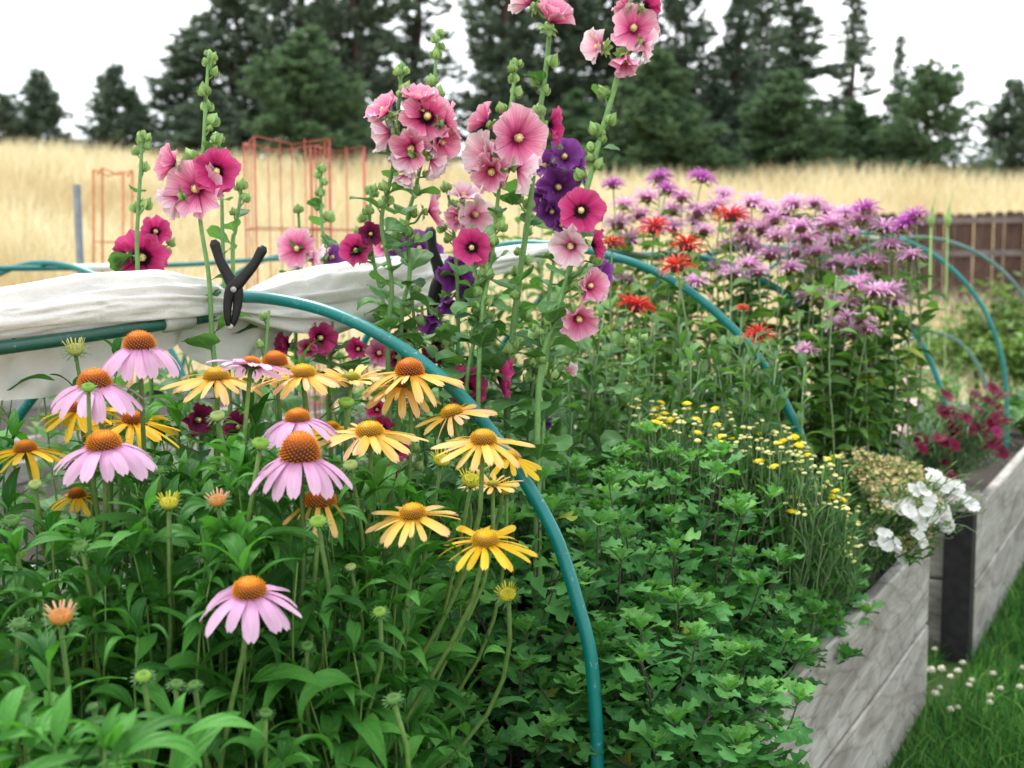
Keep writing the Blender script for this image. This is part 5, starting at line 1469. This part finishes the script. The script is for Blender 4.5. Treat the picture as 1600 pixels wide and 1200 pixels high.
# leafy bee balm stems without bloom that close the clump
for k in range(66):
    X = U(-2.2, -.86); Y = U(3.35, 4.1) if X < -1.05 else U(3.6, 4.1); zt = lerp(1.66, 1.42, (X + 2.2) / 1.48) + U(-.16, .06)
    if Y < 3.6: zt -= .12
    root = V(X, Y, SOIL - .03); top = V(X + U(-.05, .05), Y + U(-.05, .05), zt)
    t = thing('bee_balm_shoot', 'leafy bee balm stem without bloom inside the tall clump', 'bee balm', root, 'leafy bee balm stems'); share('balm', t, top)
    path = stem_path(root, top, (U(-.2, .2), U(-.2, .2), 1)); mb = MB(); mb.tube([p - root for p in path], .0032, .002, 5); link('stem', mb.mesh('stem', M_GSTEM), t)
    add_leaves(t, root, path, 'balm', 22, .08, .13, .2, 1.0, (-.1, .6), .85)
# large drooping yellow-green leaves at the clump's right foot
for k in range(9):
    x = U(1290, 1400); y = U(560, 640); h = at(x, y, U(3.85, 4.1)); root = IN(V(h.x + U(-.08, .05), h.y, 0))
    t = thing('bee_balm_shoot', 'drooping yellow-green leafy stem at the right foot of the clump', 'bee balm', root, 'drooping yellow-green stems'); share('droop', t, h)
    path = stem_path(root, h, (U(0, .5), U(-.3, .1), 1)); mb = MB(); mb.tube([p - root for p in path], .003, .002, 5); link('stem', mb.mesh('stem', M_GSTEM), t)
    add_leaves(t, root, path, random.choice(('balm', 'yellowleaf')), 9, .1, .16, .3, 1.0, (-.6, .3), .9)

# ------------------------------------------------------------------ grey-green leafy perennial in the middle
for k in range(58):
    x = U(830, 1270); yt = lerp(500, 560, abs(x - 1000) / 270) + U(-25, 55); d = U(2.9, 3.3)
    h = at(x, yt, d)
    if h.x > -.86: continue
    root = IN(V(h.x + U(-.05, .05), h.y + U(-.05, .05), 0))
    t = thing('leafy_perennial', 'grey-green narrow-leaved stem between hollyhocks and bee balm', 'leafy plant', root, 'grey-green leafy stems'); share('sage', t, h)
    path = stem_path(root, h, (U(-.2, .2), U(-.2, .2), 1)); mb = MB(); mb.tube([p - root for p in path], .0034, .002, 5); link('stem', mb.mesh('stem', M_GSTEM), t)
    add_leaves(t, root, path, 'sage', 20, .07, .12, .3, 1.0, (.1, .9), .8)

# ------------------------------------------------------------------ chrysanthemum bushes
def chrys_bush(label, cx, cy, rx, ry, top, n_sh, leaf_s=(.044, .086), lean=(0, 0), low=.05):
    root = V(cx, cy, SOIL - .02)
    t = thing('chrysanthemum_bush', label, 'chrysanthemum', root, 'leafy chrysanthemum bushes')
    H = top - SOIL
    leaves, young = [], []
    for k in range(n_sh):
        a = k * 2.39996 + U(-.2, .2); s = (k + .5) / n_sh
        el = math.asin(min(1, low + (1 - low) * (1 - s) ** .9))
        bul = U(.86, 1.07)
        end = root + V(math.cos(a) * math.cos(el) * rx * bul + lean[0] * math.sin(el), math.sin(a) * math.cos(el) * ry * bul + lean[1] * math.sin(el), H * math.sin(el) * bul + .01)
        end.x = min(end.x, float(np.interp(end.y, [2.2, 2.9], [-.62, -.68])) + U(-.05, .07)); end.z = max(end.z, SOIL - .12 if end.x > -.8 else SOIL + .02)
        st = root + V(U(-.1, .1) + math.cos(a) * rx * .25 * math.cos(el), U(-.1, .1) + math.sin(a) * ry * .25 * math.cos(el), U(0, .1))
        hd = (end - st).normalized() * .7 + V(0, 0, .8)
        path = stem_path(st, end, hd, 6, .012)
        mb = MB(); mb.tube([p - root for p in path], .0028, .0015, 5, cap=False)
        link('branch', mb.mesh('branch', M_WSTEM), t)
        az = U(0, 6.28)
        for j in range(15):
            q = lerp(.3, .97, (j + U(0, 1)) / 15); i = min(5, int(q * 6)); p = path[i].lerp(path[i + 1], q * 6 - i)
            az += 2.4 + U(-.5, .5)
            leaves.append(leaf_item('chrys' if random.random() > .012 else 'chrys_yellow', p, az, U(-.1, .7), U(*leaf_s) * lerp(1.12, .8, q), U(-.4, .4)))
        dirn = (path[-1] - path[-2]).normalized()
        for j in range(7):
            az += 2.4
            young.append(leaf_item('chrys_young', path[-1] - dirn * (.012 * (j / 7)), az, lerp(.95, .1, j / 7) + U(-.2, .2), lerp(.026, .06, j / 7) * U(.85, 1.15), U(-.3, .3)))
    emit(t, leaves, 'leaf', root, 300, 'foliage')
    emit(t, young, 'young_leaf', root, 200, 'young_foliage')
chrys_bush('dark leafy chrysanthemum bush nearest the camera beside the hoop foot', -1.10, 2.02, .36, .40, 1.07, 100)
chrys_bush('leafy chrysanthemum bush overhanging the grey plank edge', -.98, 2.42, .34, .44, 1.10, 104)
chrys_bush('leafy chrysanthemum bush behind the hoop below the crimson bloom', -1.38, 2.36, .42, .46, 1.17, 104)
chrys_bush('leafy chrysanthemum bush in front of the yellow button flowers', -1.10, 2.76, .42, .38, 1.09, 96)
chrys_bush('small chrysanthemum bush trailing over the plank near the white flowers', -.92, 2.98, .24, .42, .92, 72)
chrys_bush('chrysanthemum bush tumbling over the plank at the bottom of the picture', -.82, 2.04, .27, .34, .88, 60, low=-.12)
chrys_bush('low chrysanthemum bush in the dark gap beside the coneflowers', -1.16, 1.66, .2, .2, .8, 34)

# ------------------------------------------------------------------ yellow button flowers
def button_mesh(open_):
    mb = MB()
    if open_:
        mb.lathe([(.2, -.25), (.75, -.12), (1, .1), (.85, .32), (.45, .45), (0.001, .48)], 10, 0)
        for k in range(14):
            b = blade(.55, tab([0, .5, 1], [.18, .28, .2]), 3, 2, .1, .15, .5, 1); M = Rz(k * 2.4) @ T((.75, 0, .1))
            mb.add([M @ Vector(q) for q in b[0]], b[1], b[2], 0)
    else:
        mb.lathe([(.25, -.5), (.75, -.3), (.95, .0), (.85, .3), (.5, .48), (0.001, .52)], 9, 0)
    mb.lathe([(.12, -.75), (.5, -.5), (.9, -.2), (.98, -.05)], 9, 1)
    return mb.mesh('flower' if open_ else 'bud', [M_BTN_O if open_ else M_BTN, M_GSTEM])
M_BTN = plain_mat('pale yellow bud', (0.68, 0.66, 0.26), .65, .2, .15, 90, tr=.1)
M_BTN_O = plain_mat('yellow button', (0.86, 0.66, 0.02), .65, .2, .15, 90, tr=.15)
BTN, BTNO = button_mesh(False), button_mesh(True)
feather = [blade(1, tab([0, .2, .5, .8, 1], [.01, .05, .07, .05, .005]), 4, 2, .3, .5, .5, 1)]
reg('feather', feather, M_SAGE)
def button_plant(label, spots, d0, d1, opens, seed):
    rs = random.Random(seed)
    ps = [at(x, y, d) for x, y, d in spots]
    c = sum(ps, V(0, 0, 0)) / len(ps); root = IN(c)
    t = thing('button_flower_plant', label, 'button flowers', root, 'yellow button flower plants')
    stems = MB(); fol = []
    for p, o in zip(ps, opens):
        st = root + (p - root) * .35; st.z = SOIL + .05
        hd = V(rs.uniform(-.3, .3), rs.uniform(-.3, .3), 1)
        path = stem_path(st, p, hd, 5, .01)
        stems.tube([q - root for q in path], .0018, .0012, 4, cap=False)
        r = rs.uniform(.0055, .0078) * (1.5 if o else 1)
        link('flower' if o else 'bud', BTNO if o else BTN, t, T(p - root) @ aim(hd + V(0, -.2, 0), rs.uniform(0, 6)) @ S(r))
        for j in range(26):
            q = rs.uniform(.2, .95); i = min(4, int(q * 5)); a = path[i].lerp(path[i + 1], q * 5 - i)
            fol.append(leaf_item('feather', a, rs.uniform(0, 6.28), rs.uniform(.1, 1.0), rs.uniform(.03, .06)))
    o = link('stems', stems.mesh('stems', M_GSTEM), t); o['kind'] = 'stuff'
    emit(t, fol, 'leaf', root, 0, 'foliage')
def spots(n, poly, dn):
    out = []
    while len(out) < n:
        u, v = random.random(), random.random()
        (x0, y0), (x1, y1), (x2, y2), (x3, y3) = poly
        x = lerp(lerp(x0, x1, u), lerp(x3, x2, u), v); y = lerp(lerp(y0, y1, u), lerp(y3, y2, u), v)
        out.append((x + U(-6, 6), y + U(-8, 8), lerp(dn[0], dn[1], v) + U(-.06, .06)))
    return out
sp = spots(70, [(975, 628), (1110, 634), (1140, 700), (1010, 665)], (2.9, 2.72)); button_plant('left clump of small yellow button flowers behind the chrysanthemum', sp, 0, 0, [random.random() < .22 for _ in sp], 1)
sp = spots(95, [(1100, 640), (1240, 672), (1290, 740), (1150, 730)], (2.95, 2.75)); button_plant('middle clump of pale yellow buds beside the second hoop foot', sp, 0, 0, [random.random() < .12 for _ in sp], 2)
sp = spots(110, [(1180, 720), (1310, 705), (1335, 800), (1225, 805)], (3.05, 2.75)); button_plant('right clump of yellow buds sloping down to the tan flowers', sp, 0, 0, [random.random() < .12 for _ in sp], 3)
sp = spots(46, [(1240, 790), (1345, 785), (1355, 870), (1290, 880)], (3.25, 2.95)); button_plant('lowest clump of sparse yellow buds hanging at the plank edge', sp, 0, 0, [random.random() < .1 for _ in sp], 4)

# ------------------------------------------------------------------ dianthus and alyssum
def pink_flower(seed):
    mb = MB(); rs = random.Random(seed)
    for k in range(5):
        b = blade(1, tab([0, .2, .5, .8, 1], [.04, .16, .38, .55, .45]), 5, 4, .1, .35, .3, 1, .05, 0, [-.12, .04, -.08, .05, -.12], 0, seed + k)
        M = Rz(k * 1.2566 + rs.uniform(-.15, .15)) @ Rx(rs.uniform(-.2, .2))
        mb.add([M @ Vector(q) for q in b[0]], b[1], b[2], 0)
    mb.tube([(0, 0, -1.5), (0, 0, -.8), (0, 0, -.05)], .14, .12, 7, 1)
    return mb
M_WHITE = petal_mat('white dianthus petal', [(0, (.75, .78, .6)), (.3, (.86, .86, .84)), (1, (.88, .87, .86))], .1, freq=4)
M_CRIM = petal_mat('crimson dianthus petal', [(0, (.09, .0, .015)), (.4, (.16, .003, .03)), (1, (.22, .006, .055))], .35, freq=4)
M_CRIM2 = petal_mat('magenta dianthus petal', [(0, (.16, .004, .05)), (.4, (.26, .01, .09)), (1, (.34, .02, .14))], .35, freq=4)
M_PINKD = petal_mat('pale pink dianthus petal', [(0, (.7, .3, .35)), (.4, (.8, .52, .52)), (1, (.85, .66, .62))], .2, freq=4)
M_DLEAF = plain_mat('blue green blade leaf', (.14, .25, .11), .6, .25, .2, 30)
DIA = {k: [pink_flower(s).mesh('flower', [m, M_BUD]) for s in range(3)] for k, m in (('white', M_WHITE), ('crimson', M_CRIM), ('magenta', M_CRIM2), ('pink', M_PINKD))}
reg('dleaf', [blade(1, tab([0, .3, 1], [.02, .03, .003]), 4, 1, 0, .3, 1.0, 1), blade(1, tab([0, .3, 1], [.02, .03, .003]), 4, 1, 0, .6, 1.6, 1)], M_DLEAF)
reg('dbud', [blade(1, tab([0, .3, .7, 1], [.06, .16, .14, .02]), 4, 2, .6, .1, .0, 1)], M_BUD)
def dianthus(label, flowers, root, kinds, rpx, out_dir, nleaf, clampbed=True):
    t = thing('dianthus', label, 'dianthus', root, 'dianthus plants')
    st = MB(); fol = []; bud = []
    for (x, y, d) in flowers:
        p = at(x, y, d); s = root + V(U(-.06, .06), U(-.06, .06), U(.0, .06))
        hd = (V(*out_dir) + V(U(-.5, .5), U(-.5, .5), U(-.1, .6))).normalized()
        r = rpx / F_PX * d * U(.8, 1.2)
        path = stem_path(s, p - hd * r * 1.4, hd, 5, .01)
        st.tube([q - root for q in path], .0018, .0013, 4, cap=False)
        link('flower', random.choice(DIA[random.choice(kinds)]), t, T(p - root) @ aim(hd, U(0, 6)) @ S(r))
        for j in range(nleaf):
            q = U(.05, .95); i = min(4, int(q * 5)); a = path[i].lerp(path[i + 1], q * 5 - i)
            fol.append(leaf_item('dleaf', a + V(U(-.02, .02), U(-.02, .02), U(-.01, .01)), U(0, 6.28), U(-.1, 1.1), U(.07, .14)))
        for j in range(2):
            a = p + V(U(-.05, .05), U(-.05, .05), U(-.05, .04)); bud.append(leaf_item('dbud', a, math.atan2(hd.y, hd.x) + U(-.5, .5), U(0, .8), U(.018, .028)))
            st.tube([path[3] - root, a - root], .0013, .0011, 4, cap=False)
    o = link('stems', st.mesh('stems', M_DLEAF), t); o['kind'] = 'stuff'
    emit(t, fol, 'leaf', root, 0, 'foliage'); emit(t, bud, 'bud', root, 60)
random.seed(11)
W = [(1388, 790), (1402, 797), (1420, 800), (1432, 806), (1438, 815), (1382, 835), (1378, 846), (1398, 858), (1404, 866), (1425, 765), (1445, 770), (1452, 782), (1466, 752), (1474, 766), (1472, 790), (1475, 805), (1478, 820), (1495, 763), (1503, 778), (1511, 786), (1434, 838), (1441, 848), (1385, 853), (1412, 790), (1448, 800), (1466, 745), (1470, 758)]
dianthus('white dianthus spilling over the corner of the front bed', [(x, y, (3.3 if x < 1462 else 3.45) + U(-.05, .05)) for x, y in W + [(a + U(-9, 9), b + U(-9, 9)) for a, b in W]], V(-.86, 3.5, SOIL), ['white'], 12, (.5, -.5, .3), 12)
Cn = [(1540, 625), (1560, 615), (1520, 635), (1490, 640), (1505, 650), (1475, 622), (1530, 650), (1555, 640), (1480, 650), (1495, 665), (1485, 670), (1510, 672), (1522, 668), (1540, 668), (1550, 660), (1560, 672), (1545, 690), (1530, 680), (1500, 680), (1475, 662), (1472, 690), (1434, 690), (1440, 700), (1483, 697), (1490, 700), (1476, 720), (1482, 728), (1486, 742), (1478, 735), (1561, 685), (1572, 655), (1535, 700), (1440, 688), (1565, 705), (1520, 615), (1550, 608), (1470, 640), (1512, 655)]
dianthus('crimson dianthus mound spilling from the second bed\'s corner', [(x + U(-5, 5), y + U(-5, 5), 4.8 + U(-.18, .2)) for x, y in Cn + Cn + Cn[:30]], V(-.95, 5.05, SOIL), ['crimson', 'crimson', 'crimson', 'magenta'], 11, (.5, -.3, .5), 30)
Pn = [(1375, 655), (1390, 665), (1400, 672), (1408, 668), (1412, 680), (1385, 645), (1350, 690), (1345, 700), (1360, 705), (1330, 690), (1405, 640), (1420, 632), (1380, 700), (1300, 710), (1310, 720), (1375, 570), (1410, 600), (1440, 575), (1345, 680), (1395, 690)]
dianthus('pale pink dianthus between the bee balm foot and crimson mound', [(x, y, 4.9 + U(-.1, .3)) for x, y in Pn], V(-1.3, 5.1, SOIL), ['pink', 'pink', 'magenta'], 11, (.2, -.4, .8), 14)

M_TAN = plain_mat('faded tan blossom', (.72, .6, .3), .8, .1, .2, 80, tr=.25, per=.35)
def alyssum(label, poly, dn, n, root):
    t = thing('faded_alyssum', label, 'alyssum', root, 'faded tan flowers')
    fl, fol = MB(), []
    for (x, y, d) in spots(n, poly, dn):
        p = at(x, y, d) - root
        for j in range(7):
            q = p + V(random.gauss(0, .009), random.gauss(0, .009), random.gauss(0, .006)); k = U(.0048, .0082)
            M = T(q) @ aim((random.gauss(0, .6), random.gauss(0, .6) - .3, 1), U(0, 6)) @ S(k)
            fl.add([M @ V(*c) for c in ((1, 0, .2), (.3, .3, 0), (0, 1, .2), (-.3, .3, 0), (-1, 0, .2), (-.3, -.3, 0), (0, -1, .2), (.3, -.3, 0))], [tuple(range(8))])
        for j in range(1 + (random.random() < .5)): fol.append(leaf_item('balm', p + root + V(U(-.03, .03), U(-.03, .03), U(-.06, .0)), U(0, 6), U(0, .8), U(.02, .05)))
    o = link('blossoms', fl.mesh('blossoms', M_TAN), t); o['kind'] = 'stuff'
    emit(t, fol, 'leaf', root, 60, 'foliage')
alyssum('tan faded flower mass at the front bed\'s far corner', [(1315, 705), (1430, 720), (1475, 800), (1375, 800)], (3.6, 3.36), 330, V(-.98, 3.62, SOIL))
alyssum('low tan faded flowers trailing beneath the white dianthus', [(1360, 780), (1470, 780), (1445, 855), (1375, 860)], (3.5, 3.34), 150, V(-.86, 3.6, SOIL))

# ------------------------------------------------------------------ fillers: leafy plants behind the coneflowers and in the other beds
def leafy(label, group, name, X, Y, zt, key, n, s0, s1, cat='leafy plant', z0=SOIL - .03, stem=M_HSTEM):
    root = V(X, Y, z0); top = V(X + U(-.07, .07), Y + U(-.07, .07), zt)
    t = share(group, thing(name, label, cat, root, group), top)
    path = stem_path(root, top, (U(-.3, .3), U(-.3, .3), 1)); mb = MB(); mb.tube([p - root for p in path], .004, .002, 5); link('stem', mb.mesh('stem', stem), t)
    add_leaves(t, root, path, key, n, s0, s1, .2, 1.0, (.0, .8), .8)
for k in range(84):
    leafy('broad-leaved green hollyhock shoot behind the coneflowers', 'hollyhock leaf shoots', 'hollyhock_shoot', U(-2.35, -1.15), U(1.85, 3.3), U(.9, 1.36), random.choice(('holly', 'holly', 'sage')), 12, .07, .12, 'hollyhock')
for k in range(16):
    leafy('green leafy plant at far left below the rolled cover', 'far left leafy plants', 'leafy_plant', U(-2.4, -1.9), U(.9, 2.2), U(.75, 1.02), random.choice(('holly', 'balm')), 13, .07, .11)
for k in range(26):
    leafy('leafy plant in the bed beyond the rolled cover', 'plants in the left bed', 'leafy_plant', U(-4.5, -3.1), U(1.6, 6.8), U(.85, 1.3), random.choice(('holly', 'sage', 'balm')), 12, .08, .13)
for k in range(26):
    Y = U(4.95, 8.2)
    leafy('leafy plant in the second bed behind the bee balm', 'plants in the second bed', 'leafy_plant', U(-2.2, -.95), Y, U(.72, .98), random.choice(('sage', 'balm', 'balm')), 12, .07, .12)
# big leaf mass at the right edge of the second bed
for k in range(5):
    leafy('large-leaved plant at the right end of the second bed', 'large-leaved plants', 'leafy_plant', U(-.95, -.8), U(6.9, 8.2), U(.62, .74), 'holly', 8, .14, .22)
# tall pale seed stalks in front of the fence
for x, lab in ((1455, 'left of two tall pale allium stalks in front of the fence'), (1481, 'right of two tall pale allium stalks in front of the fence')):
    p = at(x, 345, 6.0); root = V(p.x, p.y, SOIL - .03)
    t = thing('allium_stalk', lab, 'allium', root, 'pale allium stalks')
    mb = MB(); mb.tube([V(0, 0, 0), V(.01, 0, .5), p - root], .006, .005, 7); link('stem', mb.mesh('stem', M_BUD), t)
    mb = MB(); mb.tube([V(0, 0, -.03), V(0, 0, -.01), V(0, 0, .012), V(0, 0, .03), V(.005, 0, .07), V(.02, 0, .14)], .01, .001, 9, 0, True, [.006, .016, .02, .013, .004, .001]); link('bud', mb.mesh('bud', M_BUD), t, T(p - root))

# green shrubs beyond the second bed
def shrub(label, x, y, d, rx, rz, n, key='shrub'):
    c = at(x, y, d); g = terrain(c.x, c.y); root = V(c.x, c.y, g)
    t = thing('shrub', label, 'shrub', root, 'shrubs near the fence')
    br = MB(); fol = []
    for k in range(n):
        a = U(0, 6.28); el = math.asin(U(.05, 1)); r = U(.75, 1.05)
        e = V(math.cos(a) * math.cos(el) * rx * r, math.sin(a) * math.cos(el) * rx * r, (c.z - g) * .15 + math.sin(el) * rz * r)
        path = stem_path(V(0, 0, 0), e, e.normalized() + V(0, 0, .5), 5, .03)
        br.tube(path, .008, .003, 4, cap=False)
        for j in range(24):
            q = U(.35, 1); i = min(4, int(q * 5)); p = path[i].lerp(path[i + 1], q * 5 - i) + V(random.gauss(0, .04), random.gauss(0, .04), random.gauss(0, .04))
            fol.append(leaf_item(key, p + root, U(0, 6.28), U(-.3, .8), U(.08, .14)))
    link('branches', br.mesh('branches', M_WSTEM), t)
    emit(t, fol, 'leaf', root, 0, 'foliage')
shrub('bright green leafy shrub behind the tall hoop at right', 1560, 640, 11.5, .85, 1.35, 260)
shrub('darker leafy shrub cut by the right edge below the fence', 1640, 660, 10.5, .8, 1.2, 240)
shrub('low green shrub left of the bright shrub', 1475, 560, 12.5, .75, .85, 180)

# ------------------------------------------------------------------ labels that single out the look-alikes by what they stand next to
ORD = ['nearest', 'second-nearest', 'third-nearest', 'fourth-nearest', 'fifth-nearest', 'sixth-nearest', 'seventh-nearest', 'eighth-nearest', 'ninth-nearest', 'tenth-nearest', 'eleventh-nearest', 'twelfth-nearest', 'thirteenth-nearest', 'fourteenth-nearest', 'fifteenth-nearest', 'sixteenth-nearest', 'seventeenth-nearest', 'eighteenth-nearest', 'nineteenth-nearest', 'twentieth-nearest']
L_CONE = {'lowest lilac coneflower': (388, 945), 'tall-coned lilac coneflower': (470, 700), 'golden coneflower by the hoop': (757, 845), 'opening red bud': (95, 962), 'twin green buds': (290, 1070), 'middle yellow coneflower': (645, 800), 'lower left lilac coneflower': (162, 690), 'half-open yellow flower by the gap': (793, 925), 'lime green bud': (497, 815), 'dark spiky bud': (615, 1093)}
L_BALM = {'lowest left red head': (993, 480), 'red head on the second hoop': (1058, 418), 'farthest right red head': (1142, 340), 'red head low on the hoop': (1186, 524), 'tallest violet head': (1097, 280), 'rightmost violet head': (1430, 338), 'lone low pink head': (1260, 548), 'end of the white roll': (940, 385), 'hoop behind the clump': (1425, 490)}
L_HOLLY = {'black clamp with open handles': (366, 450), 'second black clamp': (690, 430), 'crimson side bloom': (785, 590), 'wide yellow coneflower': (577, 676), 'maroon bloom': (309, 656), 'lilac closed bloom': (888, 579), 'tallest orange cone': (469, 700)}
L_FAR = {'white clip at far left': (60, 397), 'tall red cage': (448, 300), 'grey stake': (127, 340), 'magenta bloom at far left': (222, 402)}
L_BED2 = {'dark corner post': (1497, 850), 'crimson dianthus': (1500, 665), 'pale pink dianthus': (1385, 670), 'tallest hoop': (1560, 600), 'two allium stalks': (1468, 345)}
def relabel(key, noun, marks):
    cells = {}
    for o, p in SHARED.get(key, []):
        x, y = project(p)
        n, (mx, my) = min(marks.items(), key=lambda kv: (kv[1][0] - x) ** 2 + (kv[1][1] - y) ** 2)
        dx, dy = x - mx, y - my
        rel = ('right of' if dx > 0 else 'left of') if abs(dx) > abs(dy) else ('below' if dy > 0 else 'above')
        cells.setdefault((n, rel), []).append((dx * dx + dy * dy, len(cells), o))
    for (n, rel), lst in cells.items():
        for i, (_, _, o) in enumerate(sorted(lst, key=lambda t: t[0])):
            art = '' if n.startswith('two') else 'the '
            if len(lst) == 1: o['label'] = f'{noun} {rel} {art}{n}'
            else: o['label'] = f'{ORD[min(i, 19)]} {noun} {rel} {art}{n}'
relabel('cone', 'leafy flowerless coneflower stem', L_CONE)
relabel('lilac', 'lilac bee balm head', L_BALM)
relabel('balm', 'bloomless leafy bee balm stem', L_BALM)
relabel('sage', 'grey-green leafy stem', {**L_BALM, **L_HOLLY})
relabel('droop', 'drooping yellow-green stem', {**L_BALM, **L_BED2})
relabel('hollyhock leaf shoots', 'broad-leaved hollyhock shoot', L_HOLLY)
relabel('far left leafy plants', 'low green leafy plant', {**L_FAR, **L_CONE})
relabel('plants in the left bed', 'leafy plant beyond the roll', L_FAR)
relabel('plants in the second bed', 'leafy second-bed plant', L_BED2)
relabel('large-leaved plants', 'large-leaved plant', L_BED2)
relabel('clover', 'white clover head', {'raised bed corner': (1443, 1130), 'dark corner post': (1497, 1000), 'right picture edge': (1600, 1050)})
